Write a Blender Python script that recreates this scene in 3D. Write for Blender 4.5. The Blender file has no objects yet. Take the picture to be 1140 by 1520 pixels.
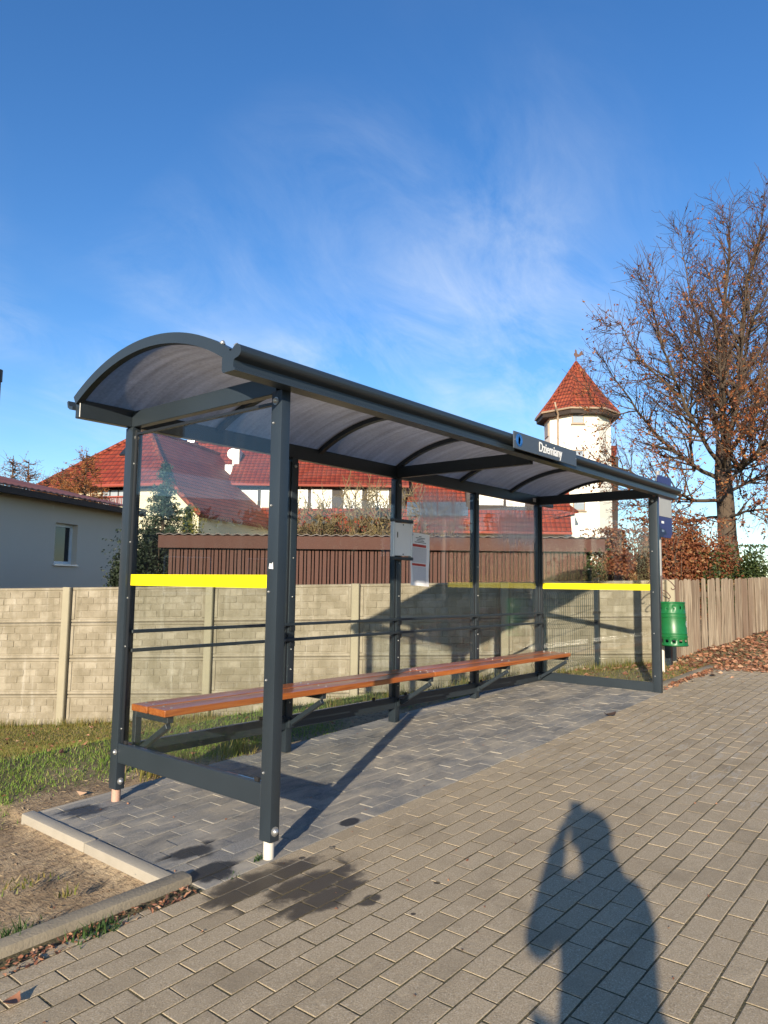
import bpy, bmesh, math, random
import numpy as np
from mathutils import Vector, Matrix
R = math.radians
random.seed(7); rng = np.random.default_rng(7)
S = bpy.context.scene
COL = S.collection

# ------------------------------------------------------------------ camera
CAM = Vector((-2.4734, -2.7656, 1.1057)); YAW, PITCH, ROLL, FPX = 0.69702, 0.09903, 0.01343, 1079.7
FH = Vector((math.cos(YAW), math.sin(YAW), 0)); RT = Vector((math.sin(YAW), -math.cos(YAW), 0))
FD = FH*math.cos(PITCH) + Vector((0, 0, math.sin(PITCH))); U0 = RT.cross(FD)
R2 = RT*math.cos(ROLL) + U0*math.sin(ROLL); U2 = U0*math.cos(ROLL) - RT*math.sin(ROLL)
cd = bpy.data.cameras.new("camera"); cam = bpy.data.objects.new("camera", cd); COL.objects.link(cam)
cd.sensor_fit = 'VERTICAL'; cd.sensor_height = 24; cd.sensor_width = 18; cd.lens = 24*FPX/1520
cd.clip_start = 0.03; cd.clip_end = 2000
cam.matrix_world = Matrix((( R2.x, U2.x, -FD.x, CAM.x), (R2.y, U2.y, -FD.y, CAM.y), (R2.z, U2.z, -FD.z, CAM.z), (0, 0, 0, 1)))
S.camera = cam

def at(px, py, D):
    """surveyed point: direction read in the photograph, at horizontal distance D along the view"""
    v = FD + R2*((px-570)/FPX) - U2*((py-760)/FPX)
    return CAM + v*(D/v.dot(FH))
def cf(lat, D, z=0.0):
    p = CAM + RT*lat + FH*D
    return Vector((p.x, p.y, z))

# ------------------------------------------------------------------ node helpers
class NT:
    def __init__(s, nt): s.nt = nt
    def n(s, t, **k):
        o = s.nt.nodes.new(t); ins = k.pop('i', {})
        for a, v in k.items(): setattr(o, a, v)
        for a, v in ins.items(): s.put(o.inputs[a], v)
        return o
    def put(s, sock, v):
        if hasattr(v, 'is_linked') or isinstance(v, bpy.types.NodeSocket): s.nt.links.new(v, sock)
        elif isinstance(v, bpy.types.Node): s.nt.links.new(v.outputs[0], sock)
        else:
            if isinstance(v, (tuple, list)) and sock.type == 'RGBA' and len(v) == 3: v = (*v, 1)
            sock.default_value = v
    def math(s, op, a, b=None, c=None, clamp=False):
        o = s.n('ShaderNodeMath', operation=op, use_clamp=clamp); s.put(o.inputs[0], a)
        if b is not None: s.put(o.inputs[1], b)
        if c is not None: s.put(o.inputs[2], c)
        return o.outputs[0]
    def mix(s, f, a, b, bt='MIX'):
        o = s.n('ShaderNodeMix', data_type='RGBA', blend_type=bt, clamp_factor=True)
        s.put(o.inputs['Factor'], f); s.put(o.inputs[6], a); s.put(o.inputs[7], b)
        return o.outputs[2]
    def ramp(s, f, stops, interp='LINEAR'):
        o = s.n('ShaderNodeValToRGB'); s.put(o.inputs[0], f); cr = o.color_ramp; cr.interpolation = interp
        while len(cr.elements) < len(stops): cr.elements.new(0.5)
        for e, (p, c) in zip(cr.elements, stops):
            e.position = p; e.color = (*c, 1) if isinstance(c, (tuple, list)) else (c, c, c, 1)
        return o.outputs[0]
    def noise(s, vec, scale, detail=4, rough=.55, dist=0.0):
        o = s.n('ShaderNodeTexNoise'); s.put(o.inputs['Scale'], scale); s.put(o.inputs['Detail'], detail)
        s.put(o.inputs['Roughness'], rough); s.put(o.inputs['Distortion'], dist)
        if vec is not None: s.put(o.inputs['Vector'], vec)
        return o.outputs[0]
    def obj(s): return s.n('ShaderNodeTexCoord').outputs['Object']
    def map(s, vec, sc=(1, 1, 1), loc=(0, 0, 0), rot=(0, 0, 0)):
        o = s.n('ShaderNodeMapping'); s.put(o.inputs[0], vec); o.inputs['Scale'].default_value = sc
        o.inputs['Location'].default_value = loc; o.inputs['Rotation'].default_value = rot
        return o.outputs[0]
    def bump(s, h, strength=.3, dist=.01):
        o = s.n('ShaderNodeBump'); s.put(o.inputs['Height'], h); o.inputs['Strength'].default_value = strength
        o.inputs['Distance'].default_value = dist; return o.outputs[0]
    def island(s): return s.n('ShaderNodeNewGeometry').outputs['Random Per Island']
MATS = {}
def mat(name):
    m = bpy.data.materials.new(name); m.use_nodes = True; m.node_tree.nodes.clear()
    T = NT(m.node_tree); out = T.n('ShaderNodeOutputMaterial'); MATS[name] = m
    return m, T, out
def pbr(name, col, rough=.6, var=.12, scale=6, bump=0.0, bscale=60, metallic=0.0, spec=.5, coat=0.0, build=None):
    m, T, out = mat(name); o = T.obj()
    b = T.n('ShaderNodeBsdfPrincipled'); T.put(out.inputs[0], b)
    n1 = T.noise(o, scale, 5); c = T.mix(T.math('MULTIPLY', n1, 1.0), tuple(x*(1-var) for x in col), tuple(min(1, x*(1+var)) for x in col))
    n2 = T.noise(o, bscale, 3)
    c = T.mix(T.math('MULTIPLY', n2, var), c, tuple(x*.55 for x in col))
    T.put(b.inputs['Base Color'], c); T.put(b.inputs['Roughness'], T.math('MULTIPLY_ADD', n1, .15, rough-.07))
    b.inputs['Metallic'].default_value = metallic; b.inputs['Specular IOR Level'].default_value = spec
    b.inputs['Coat Weight'].default_value = coat
    if bump: T.put(b.inputs['Normal'], T.bump(n2, bump, .004))
    return m

# ------------------------------------------------------------------ mesh builder
EACH = {'bolt', 'glazing_bead', 'glass_clip', 'rail_clamp', 'case_side', 'case_cap', 'case_lock', 'screw', 'rivet', 'clamp', 'eye', 'heading_bar', 'printed_word', 'bin_bracket', 'fence_rail', 'ridge_tile', 'hip_tile', 'heading_text'}
class MB:
    def __init__(s): s.v = []; s.f = []
    def add(s, vs, fs):
        o = len(s.v); s.v += [tuple(v) for v in vs]; s.f += [tuple(i+o for i in f) for f in fs]; return s
    def box(s, a, b):
        (x0, y0, z0), (x1, y1, z1) = a, b
        return s.add([(x0, y0, z0), (x1, y0, z0), (x1, y1, z0), (x0, y1, z0), (x0, y0, z1), (x1, y0, z1), (x1, y1, z1), (x0, y1, z1)],
                     [(0, 3, 2, 1), (4, 5, 6, 7), (0, 1, 5, 4), (1, 2, 6, 5), (2, 3, 7, 6), (3, 0, 4, 7)])
    def hexa(s, p):  # 8 points: bottom ccw, top ccw
        return s.add(p, [(0, 3, 2, 1), (4, 5, 6, 7), (0, 1, 5, 4), (1, 2, 6, 5), (2, 3, 7, 6), (3, 0, 4, 7)])
    def obox(s, c, ex, ey, ez):  # centre and half axes
        c, ex, ey, ez = map(Vector, (c, ex, ey, ez))
        return s.hexa([c-ex-ey-ez, c+ex-ey-ez, c+ex+ey-ez, c-ex+ey-ez, c-ex-ey+ez, c+ex-ey+ez, c+ex+ey+ez, c-ex+ey+ez])
    def bar(s, a, b, w, h, up=(0, 0, 1)):
        a, b = Vector(a), Vector(b); d = (b-a); L = d.length; d.normalize(); up = Vector(up)
        if abs(d.dot(up)) > .99: up = Vector((1, 0, 0))
        sx = d.cross(up).normalized(); uz = sx.cross(d)
        return s.obox((a+b)/2, d*L/2, sx*w/2, uz*h/2)
    def tube(s, pts, rad, n=8, cap=True):
        pts = [Vector(p) for p in pts]; k = len(pts)
        if not hasattr(rad, '__len__'): rad = [rad]*k
        vs = []; prev = None
        for i, p in enumerate(pts):
            d = (pts[min(i+1, k-1)] - pts[max(i-1, 0)])
            if d.length < 1e-9: d = Vector((0, 0, 1))
            d.normalize()
            if prev is None: a = d.orthogonal().normalized()
            else:
                a = prev - d*prev.dot(d)
                a = a.normalized() if a.length > 1e-6 else d.orthogonal().normalized()
            prev = a; b = d.cross(a)
            for j in range(n):
                t = 2*math.pi*j/n; vs.append(p + (a*math.cos(t) + b*math.sin(t))*rad[i])
        fs = [(i*n+j, i*n+(j+1) % n, (i+1)*n+(j+1) % n, (i+1)*n+j) for i in range(k-1) for j in range(n)]
        if cap: fs += [tuple(range(n-1, -1, -1)), tuple((k-1)*n+j for j in range(n))]
        return s.add(vs, fs)
    def prism(s, prof, o, ax, ay, az, L):  # profile (u,v) in ax,ay swept along az from o
        o, ax, ay, az = map(Vector, (o, ax, ay, az)); n = len(prof)
        vs = [o+ax*u+ay*v for u, v in prof] + [o+ax*u+ay*v+az*L for u, v in prof]
        return s.add(vs, [tuple(range(n-1, -1, -1)), tuple(range(n, 2*n))] + [(i, (i+1) % n, n+(i+1) % n, n+i) for i in range(n)])
    def slab(s, poly, t):  # planar polygon thickened downward along its normal
        P = [Vector(p) for p in poly]; nrm = (P[1]-P[0]).cross(P[2]-P[0]).normalized()
        if nrm.z < 0: P = P[::-1]; nrm = -nrm
        n = len(P); Q = [p-nrm*t for p in P]
        return s.add(P+Q, [tuple(range(n)), tuple(range(2*n-1, n-1, -1))] + [(i, n+i, n+(i+1) % n, (i+1) % n) for i in range(n)])
    def sphere(s, c, r, n=10, m=6, sc=(1, 1, 1)):
        c = Vector(c); vs = [c+Vector((0, 0, r*sc[2]))]
        for i in range(1, m):
            for j in range(n):
                a, b = math.pi*i/m, 2*math.pi*j/n
                vs.append(c+Vector((r*math.sin(a)*math.cos(b)*sc[0], r*math.sin(a)*math.sin(b)*sc[1], r*math.cos(a)*sc[2])))
        vs.append(c-Vector((0, 0, r*sc[2]))); e = len(vs)-1
        fs = [(0, 1+j, 1+(j+1) % n) for j in range(n)] + [(e, 1+(m-2)*n+(j+1) % n, 1+(m-2)*n+j) for j in range(n)]
        fs += [(1+i*n+j, 1+(i+1)*n+j, 1+(i+1)*n+(j+1) % n, 1+i*n+(j+1) % n) for i in range(m-2) for j in range(n)]
        return s.add(vs, fs)
    def disc(s, c, nrm, r, t, n=16, r2=None):
        c, d = Vector(c), Vector(nrm).normalized()
        return s.tube([c, c+d*t], [r, r2 if r2 is not None else r], n)
    def loose(s):
        par = list(range(len(s.v)))
        def fd(i):
            while par[i] != i: par[i] = par[par[i]]; i = par[i]
            return i
        for f in s.f:
            r = fd(f[0])
            for i in f[1:]: par[fd(i)] = r
        g = {}
        for f in s.f: g.setdefault(fd(f[0]), []).append(f)
        out = []
        for fs in g.values():
            ids = sorted({i for f in fs for i in f}); mp = {k: j for j, k in enumerate(ids)}
            q = MB(); q.v = [s.v[i] for i in ids]; q.f = [tuple(mp[i] for i in f) for f in fs]; out.append(q)
        return out
    def build(s, name, m, parent=None, bevel=0, smooth=False, uv=False, segs=1):
        if name in EACH:
            ps = s.loose()
            if len(ps) > 1:
                for q in ps: o = q.build(name, m, parent, bevel, smooth, uv, segs)
                return o
        me = bpy.data.meshes.new(name); me.from_pydata(s.v, [], s.f); me.update()
        if bevel or smooth:
            bm = bmesh.new(); bm.from_mesh(me)
            bmesh.ops.recalc_face_normals(bm, faces=bm.faces)
            if bevel:
                es = [e for e in bm.edges if len(e.link_faces) == 2 and e.calc_face_angle(0) > .5]
                bmesh.ops.bevel(bm, geom=es, offset=bevel, segments=segs, affect='EDGES', profile=.6)
            if smooth:
                for f in bm.faces: f.smooth = True
                for e in bm.edges:
                    if len(e.link_faces) == 2 and e.calc_face_angle(0) > .6: e.smooth = False
            bm.to_mesh(me); bm.free()
        if uv: roofuv(me)
        me.materials.append(MATS[m] if isinstance(m, str) else m)
        o = bpy.data.objects.new(name, me); COL.objects.link(o)
        if parent is not None:
            o.parent = parent
            o.matrix_parent_inverse = parent.matrix_world.inverted() if parent.type != 'EMPTY' else Matrix.Translation(-parent.location)
        return o
def roofuv(me):
    uvl = me.uv_layers.new(name="UVMap")
    for p in me.polygons:
        n = p.normal; u = Vector((0, 0, 1)).cross(n)
        u = u.normalized() if u.length > 1e-4 else Vector((1, 0, 0))
        v = n.cross(u)
        for li in p.loop_indices:
            c = me.vertices[me.loops[li].vertex_index].co
            uvl.data[li].uv = (c.dot(u), c.dot(v))
def tag(o, label=None, cat=None, group=None, kind=None):
    if label: o['label'] = label
    if cat: o['category'] = cat
    if group: o['group'] = group
    if kind: o['kind'] = kind
    return o
def thing(name, loc, label, cat, group=None):
    o = bpy.data.objects.new(name, None); COL.objects.link(o); o.location = loc; o.empty_display_size = .2
    return tag(o, label, cat, group)
def npmesh(name, V, F, m, parent=None):
    V = np.asarray(V, dtype=np.float64); F = np.asarray(F, dtype=np.int64)
    me = bpy.data.meshes.new(name); k = F.shape[1]
    me.vertices.add(len(V)); me.vertices.foreach_set('co', V.ravel())
    me.loops.add(F.size); me.loops.foreach_set('vertex_index', F.ravel().astype(np.int32))
    me.polygons.add(len(F)); me.polygons.foreach_set('loop_start', (np.arange(len(F))*k).astype(np.int32))
    me.polygons.foreach_set('loop_total', np.full(len(F), k, dtype=np.int32))
    me.update(calc_edges=True); me.validate(); me.shade_flat()
    me.materials.append(MATS[m]); o = bpy.data.objects.new(name, me); COL.objects.link(o)
    if parent is not None:
        o.parent = parent; o.matrix_parent_inverse = Matrix.Translation(-parent.location)
    return o

# ------------------------------------------------------------------ world, sun
SUN_EL, SUN_AZ = R(15.6), R(205.6)          # azimuth of the sun, counter-clockwise from +x
SUN = Vector((math.cos(SUN_EL)*math.cos(SUN_AZ), math.cos(SUN_EL)*math.sin(SUN_AZ), math.sin(SUN_EL)))
w = bpy.data.worlds.new("World"); S.world = w; w.use_nodes = True; w.node_tree.nodes.clear()
T = NT(w.node_tree); wo = T.n('ShaderNodeOutputWorld'); bg = T.n('ShaderNodeBackground'); T.put(wo.inputs[0], bg)
sky = T.n('ShaderNodeTexSky', sky_type='NISHITA'); sky.sun_disc = False; sky.sun_elevation = SUN_EL
sky.sun_rotation = math.pi/2 - SUN_AZ; sky.altitude = 150; sky.air_density = 1.0; sky.dust_density = .25; sky.ozone_density = 3.2
dirv = T.n('ShaderNodeTexCoord').outputs['Generated']
sep = T.n('ShaderNodeSeparateXYZ', i={0: dirv}); dz = T.math('MAXIMUM', sep.outputs[2], 0.0)
k = T.math('DIVIDE', 1.0, T.math('ADD', dz, .50))
pv = T.n('ShaderNodeCombineXYZ', i={0: T.math('MULTIPLY', sep.outputs[0], k), 1: T.math('MULTIPLY', sep.outputs[1], k), 2: 0.0}).outputs[0]
n_big = T.noise(T.map(pv, (1, 1, 1), (6.3, 2.2, 0)), 2.3, 3, .5)
n_str = T.noise(T.map(pv, (1.0, 1.7, 1), (2.1, .6, 0), (0, 0, R(-20))), 3.6, 9, .66, .7)
n_fine = T.noise(T.map(pv, (1.0, 2.2, 1), (0, 0, 0), (0, 0, R(60))), 6.0, 6, .6, .3)
cl = T.math('MULTIPLY', T.ramp(n_big, [(.38, 0.), (.66, 1.)]), T.ramp(n_str, [(.36, 0.), (.74, 1.)]))
cl = T.math('MULTIPLY_ADD', T.ramp(n_fine, [(.4, 0.), (.8, 1.)]), T.math('MULTIPLY', cl, .5), cl)
low = T.ramp(dz, [(0., .8), (.12, .8), (.28, 1.), (.48, .45), (.62, .12), (.8, .04)])
cl = T.math('MULTIPLY', cl, low, clamp=True)
hs = T.n('ShaderNodeHueSaturation', i={'Hue': .507, 'Saturation': 1.20, 'Value': 1.44, 'Color': sky.outputs[0]})
cloudc = T.mix(.5, T.n('ShaderNodeRGB').outputs[0], hs.outputs[0])
CW = T.n('ShaderNodeRGB'); CW.outputs[0].default_value = (6.6, 7.0, 7.4, 1)
T.put(bg.inputs[0], T.mix(T.math('MULTIPLY', cl, .50), hs.outputs[0], CW.outputs[0]))
bg.inputs[1].default_value = .08
sl = bpy.data.lights.new("sun", 'SUN'); sl.energy = 4.6; sl.angle = R(.55); sl.color = (1.0, .87, .68)
so = bpy.data.objects.new("sun", sl); COL.objects.link(so); so.location = (-30, -15, 20)
so.rotation_euler = (-SUN).to_track_quat('-Z', 'Y').to_euler()
S.view_settings.view_transform = 'Standard'; S.view_settings.look = 'None'; S.view_settings.exposure = 0.88; S.view_settings.gamma = 1
S.cycles.max_bounces = 12; S.cycles.transparent_max_bounces = 24; S.cycles.caustics_reflective = False; S.cycles.caustics_refractive = False

# ------------------------------------------------------------------ materials
pbr('anthracite', (.023, .032, .041), .36, .22, 2.2, .08, 90)
pbr('anthracite_dark', (.014, .017, .021), .42, .06, 3)
pbr('galvanised', (.42, .42, .41), .35, .15, 20, 0, 80, .7)
pbr('pvc_white', (.62, .58, .50), .5, .12, 12)
pbr('pvc_pink', (.50, .30, .22), .6, .3, 25)
pbr('black_rubber', (.012, .012, .013), .7)
pbr('aluminium', (.66, .67, .68), .38, .05, 8, 0, 60, .35)
pbr('board_white', (.84, .85, .86), .45, .06, 5)
pbr('sign_grey', (.055, .068, .088), .45, .05, 3)
pbr('sign_blue', (.018, .016, .11), .4, .08, 3)
pbr('emblem_blue', (.02, .13, .42), .4, .03)
pbr('white_vinyl', (.82, .82, .80), .4, .03)
pbr('yellow_vinyl', (.82, .70, .004), .45, .03, 4)
pbr('bin_green', (.008, .125, .034), .38, .25, 9, .12, 40)
pbr('bin_dark', (.004, .03, .01), .7)
pbr('rust_iron', (.10, .05, .035), .7, .3, 30)
pbr('pole_grey', (.27, .27, .265), .5, .15, 15)
pbr('mesh_fence', (.03, .05, .045), .5, .1)
pbr('shed_brown', (.100, .045, .034), .68, .14, 4, .05, 30, 0.0, .22)
pbr('shed_fascia', (.092, .040, .030), .68, .16, 5, .05, 40, 0.0, .22)
pbr('shed_roof', (.085, .06, .055), .55, .2, 6)
pbr('render_cream', (.80, .72, .52), .85, .07, .8, .15, 40)
pbr('render_white', (.82, .79, .69), .85, .06, .8, .15, 40)
pbr('dark_cladding', (.05, .04, .038), .7, .2, 5)
pbr('fascia_wood', (.035, .022, .016), .7, .2, 6)
pbr('gutter_red', (.32, .07, .045), .45, .15, 5)
pbr('window_frame', (.80, .80, .78), .4, .03)
pbr('blind_white', (.78, .74, .62), .8, .12, 1.5)
pbr('chimney_white', (.75, .72, .64), .8, .1, 4)
pbr('grey_roof', (.15, .06, .045), .5, .2, 5)
pbr('copper_gutter', (.34, .25, .17), .45, .15, 8)
pbr('kerb_light', (.34, .305, .245), .85, .16, 9, .5, 120)
pbr('kerb_old', (.235, .20, .145), .92, .32, 7, .8, 90)
pbr('bark_beech', (.085, .060, .040), .9, .35, 9, .8, 45)
pbr('twig', (.058, .033, .024), .85, .25, 6)
pbr('bark_dark', (.10, .07, .05), .9, .3, 8, .6, 40)
pbr('asphalt', (.05, .05, .05), .9, .2, 8, .4, 200)
pbr('skin', (.52, .30, .22), .5, .06); pbr('hair', (.035, .022, .014), .6, .3, 60); pbr('jacket', (.035, .04, .055), .8, .15, 12, .3, 60)
pbr('jeans', (.05, .075, .14), .85, .2, 20, .3, 120); pbr('shoe', (.04, .035, .03), .6); pbr('phone_black', (.01, .01, .012), .2)
pbr('orange_tile', (.42, .10, .04), .7, .2, 4)
pbr('solar', (.10, .13, .18), .18, .2, 2)
pbr('sheet_paper', (.93, .93, .94), .7, .04, 6)
pbr('print_red', (.50, .06, .045), .7, .1); pbr('print_grey', (.54, .55, .62), .7, .2, 90); pbr('print_dark', (.10, .10, .12), .7)
pbr('concrete_post', (.32, .285, .20), .9, .16, 6, .5, 110)

# glass: clear sheet with Schlick reflection, optional condensation patches
def glass(name, fog=False):
    m, T, out = mat(name); o = T.obj()
    lw = T.n('ShaderNodeLayerWeight', i={'Blend': .5}); f5 = T.math('POWER', lw.outputs['Facing'], 5.0)
    fr = T.math('MULTIPLY_ADD', f5, .93, .042)
    tr = T.n('ShaderNodeBsdfTransparent', i={0: (.955, .97, .965)}); gl = T.n('ShaderNodeBsdfGlossy', i={'Color': (1, 1, 1), 'Roughness': .0})
    sh = T.n('ShaderNodeMixShader', i={0: fr, 1: tr, 2: gl})
    di = T.n('ShaderNodeBsdfDiffuse', i={0: (.8, .8, .78)}); tl = T.n('ShaderNodeBsdfTranslucent', i={0: (.8, .8, .78)})
    dd = T.n('ShaderNodeMixShader', i={0: .5, 1: di, 2: tl})
    dirt = T.math('MULTIPLY', T.ramp(T.noise(T.map(o, (9, 9, 1.2)), 1.5, 6, .6), [(.45, 0.), (.8, 1.)]), .010)
    if fog:
        sx = T.n('ShaderNodeSeparateXYZ', i={0: o})
        wob = T.math('MULTIPLY_ADD', T.noise(T.map(o, (26, 26, 1.6)), 1.0, 4, .6), .34, -.17)
        zz = T.math('ADD', sx.outputs[2], wob)
        low = T.n('ShaderNodeMapRange', interpolation_type='SMOOTHSTEP', i={0: zz, 1: 1.47, 2: 1.72}).outputs[0]
        top = T.n('ShaderNodeMapRange', interpolation_type='SMOOTHSTEP', i={0: zz, 1: 2.12, 2: 1.86}).outputs[0]
        xs = sx.outputs[0]
        def win(a, b, c, d):
            A = T.n('ShaderNodeMapRange', interpolation_type='SMOOTHSTEP', i={0: xs, 1: a, 2: b}).outputs[0]
            B = T.n('ShaderNodeMapRange', interpolation_type='SMOOTHSTEP', i={0: xs, 1: d, 2: c}).outputs[0]
            return T.math('MULTIPLY', A, B)
        hx = T.math('ADD', win(2.88, 3.2, 3.72, 3.95), win(4.25, 4.75, 5.3, 5.42))
        fog_ = T.math('MULTIPLY', T.math('MULTIPLY', low, top), hx)
        fog_ = T.math('MULTIPLY', fog_, T.math('MULTIPLY_ADD', T.noise(T.map(o, (30, 30, 3)), 2, 3), .5, .30))
        dirt = T.math('MAXIMUM', dirt, T.math('MULTIPLY', fog_, .85))
    sh2 = T.n('ShaderNodeMixShader', i={0: dirt, 1: sh, 2: dd}); T.put(out.inputs[0], sh2)
glass('glass'); glass('glass_fogged', True)
# house window panes
def pane(name, col, rough=.03):
    m, T, out = mat(name); b = T.n('ShaderNodeBsdfPrincipled', i={'Base Color': col, 'Roughness': rough}); T.put(out.inputs[0], b)
pane('pane_dark', (.02, .025, .03)); pane('pane_grey', (.30, .34, .38), .15)
# smoked polycarbonate
m, T, out = mat('polycarbonate'); o = T.obj()
st = T.math('ADD', T.math('MULTIPLY', T.noise(T.map(o, (17, .8, .8)), 1.0, 5, .6), .62), T.math('MULTIPLY', T.noise(o, 55, 3, .7), .38)); bl = T.noise(T.map(o, (1.6, 2.6, 2.6)), 1.5, 5, .6, .4)
st = T.ramp(st, [(.36, 0.), (.64, 1.)]); c = T.mix(st, (.46, .44, .42), (.82, .79, .765)); c = T.mix(T.math('MULTIPLY', bl, .7), c, (.46, .41, .36))
di = T.n('ShaderNodeBsdfDiffuse', i={0: T.mix(.5, c, (.12, .11, .11))}); tl = T.n('ShaderNodeBsdfTranslucent', i={0: c})
a = T.n('ShaderNodeMixShader', i={0: .78, 1: di, 2: tl})
tr = T.n('ShaderNodeBsdfTransparent', i={0: (.55, .52, .5)}); a = T.n('ShaderNodeMixShader', i={0: .10, 1: a, 2: tr})
gl = T.n('ShaderNodeBsdfGlossy', i={'Roughness': .22, 'Normal': T.bump(st, .15, .002)})
lw = T.n('ShaderNodeLayerWeight', i={'Blend': .5}); a = T.n('ShaderNodeMixShader', i={0: T.math('MULTIPLY_ADD', T.math('POWER', lw.outputs['Facing'], 4.0), .35, .03), 1: a, 2: gl})
T.put(out.inputs[0], a)
# varnished wood
m, T, out = mat('bench_wood'); o = T.obj()
g = T.noise(T.map(o, (1.2, 28, 28)), 1.4, 6, .6, 1.2); g2 = T.noise(T.map(o, (.8, 5, 5)), 1.5, 3)
c = T.ramp(g, [(.3, (.20, .048, .010)), (.5, (.40, .115, .022)), (.72, (.54, .19, .042))]); c = T.mix(T.math('MULTIPLY', g2, .5), c, (.27, .06, .012))
b = T.n('ShaderNodeBsdfPrincipled', i={'Base Color': c, 'Roughness': .32, 'Coat Weight': .35, 'Coat Roughness': .15, 'Normal': T.bump(g, .15, .002)}); T.put(out.inputs[0], b)
# weathered fence planks
m, T, out = mat('plank_wood'); o = T.obj(); isl = T.n('ShaderNodeObjectInfo').outputs['Random']
ov = T.n('ShaderNodeVectorMath', operation='ADD', i={0: o}); T.put(ov.inputs[1], T.n('ShaderNodeCombineXYZ', i={0: T.math('MULTIPLY', isl, 37.), 1: 0., 2: 0.}))
g = T.noise(T.map(ov.outputs[0], (34, 34, 1.1)), 1.3, 6, .62, .8); g2 = T.noise(T.map(ov.outputs[0], (7, 7, 1.4)), 1.2, 4)
c = T.ramp(g, [(.32, (.065, .047, .033)), (.5, (.225, .178, .125)), (.70, (.38, .315, .235))])
c = T.mix(T.math('MULTIPLY', T.ramp(g2, [(.45, 0.), (.75, 1.)]), .6), c, (.16, .10, .065)); c = T.mix(T.math('MULTIPLY', T.ramp(isl, [(.3, 0.), (1., 1.)]), .7), c, (.12, .072, .048))
b = T.n('ShaderNodeBsdfPrincipled', i={'Base Color': c, 'Roughness': .85, 'Normal': T.bump(g, .5, .006)}); T.put(out.inputs[0], b)
# roof tiles (UV in metres)
def tiles(name, ca, cb, cc, tw=.24, th=.30, rough=.62):
    m, T, out = mat(name); uv = T.n('ShaderNodeTexCoord').outputs['UV']; sx = T.n('ShaderNodeSeparateXYZ', i={0: uv})
    u = T.math('DIVIDE', sx.outputs[0], tw); v = T.math('DIVIDE', sx.outputs[1], th)
    fu = T.math('FRACT', u); fv = T.math('FRACT', v)
    wave = T.math('SINE', T.math('MULTIPLY', fu, 2*math.pi)); hgt = T.math('MULTIPLY_ADD', wave, .5, T.math('MULTIPLY', T.math('SUBTRACT', 1.0, fv), .9))
    idv = T.n('ShaderNodeCombineXYZ', i={0: T.math('FLOOR', u), 1: T.math('FLOOR', v), 2: 0.})
    wn = T.n('ShaderNodeTexWhiteNoise', noise_dimensions='2D', i={0: idv.outputs[0]})
    c = T.mix(wn.outputs[0], ca, cb); big = T.noise(T.obj(), .9, 5, .65)
    c = T.mix(T.math('MULTIPLY', T.ramp(big, [(.45, 0.), (.72, 1.)]), .75), c, cc)
    gap = T.math('MAXIMUM', T.math('LESS_THAN', fv, .24), T.math('MULTIPLY', T.math('LESS_THAN', wave, -.80), .6))  # shadow lines between courses and in the troughs, painted into the colour
    c = T.mix(T.math('MULTIPLY', gap, .8), c, (.035, .010, .008))
    b = T.n('ShaderNodeBsdfPrincipled', i={'Base Color': c, 'Roughness': rough, 'Specular IOR Level': .3, 'Normal': T.bump(hgt, .6, .05)}); T.put(out.inputs[0], b)
tiles('tile_red', (.235, .038, .020), (.315, .060, .028), (.13, .024, .016))
tiles('tile_tower', (.235, .046, .024), (.33, .080, .036), (.12, .034, .023), .2, .3, .6)
# metal trapezoid etc done in geometry. Grey render of the neighbour with grazing sun on dowels painted as faint pale dots
m, T, out = mat('render_grey'); o = T.obj(); n1 = T.noise(o, .7, 5); n2 = T.noise(o, 60, 3)
vo = T.n('ShaderNodeTexVoronoi', i={'Vector': o, 'Scale': 1.9, 'Randomness': .35}); dots = T.math('LESS_THAN', vo.outputs['Distance'], .075)
c = T.mix(n1, (.60, .515, .41), (.71, .62, .50)); c = T.mix(T.math('MULTIPLY', dots, .35), c, (.78, .74, .68))
b = T.n('ShaderNodeBsdfPrincipled', i={'Base Color': c, 'Roughness': .9, 'Normal': T.bump(n2, .25, .004)}); T.put(out.inputs[0], b)
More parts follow.
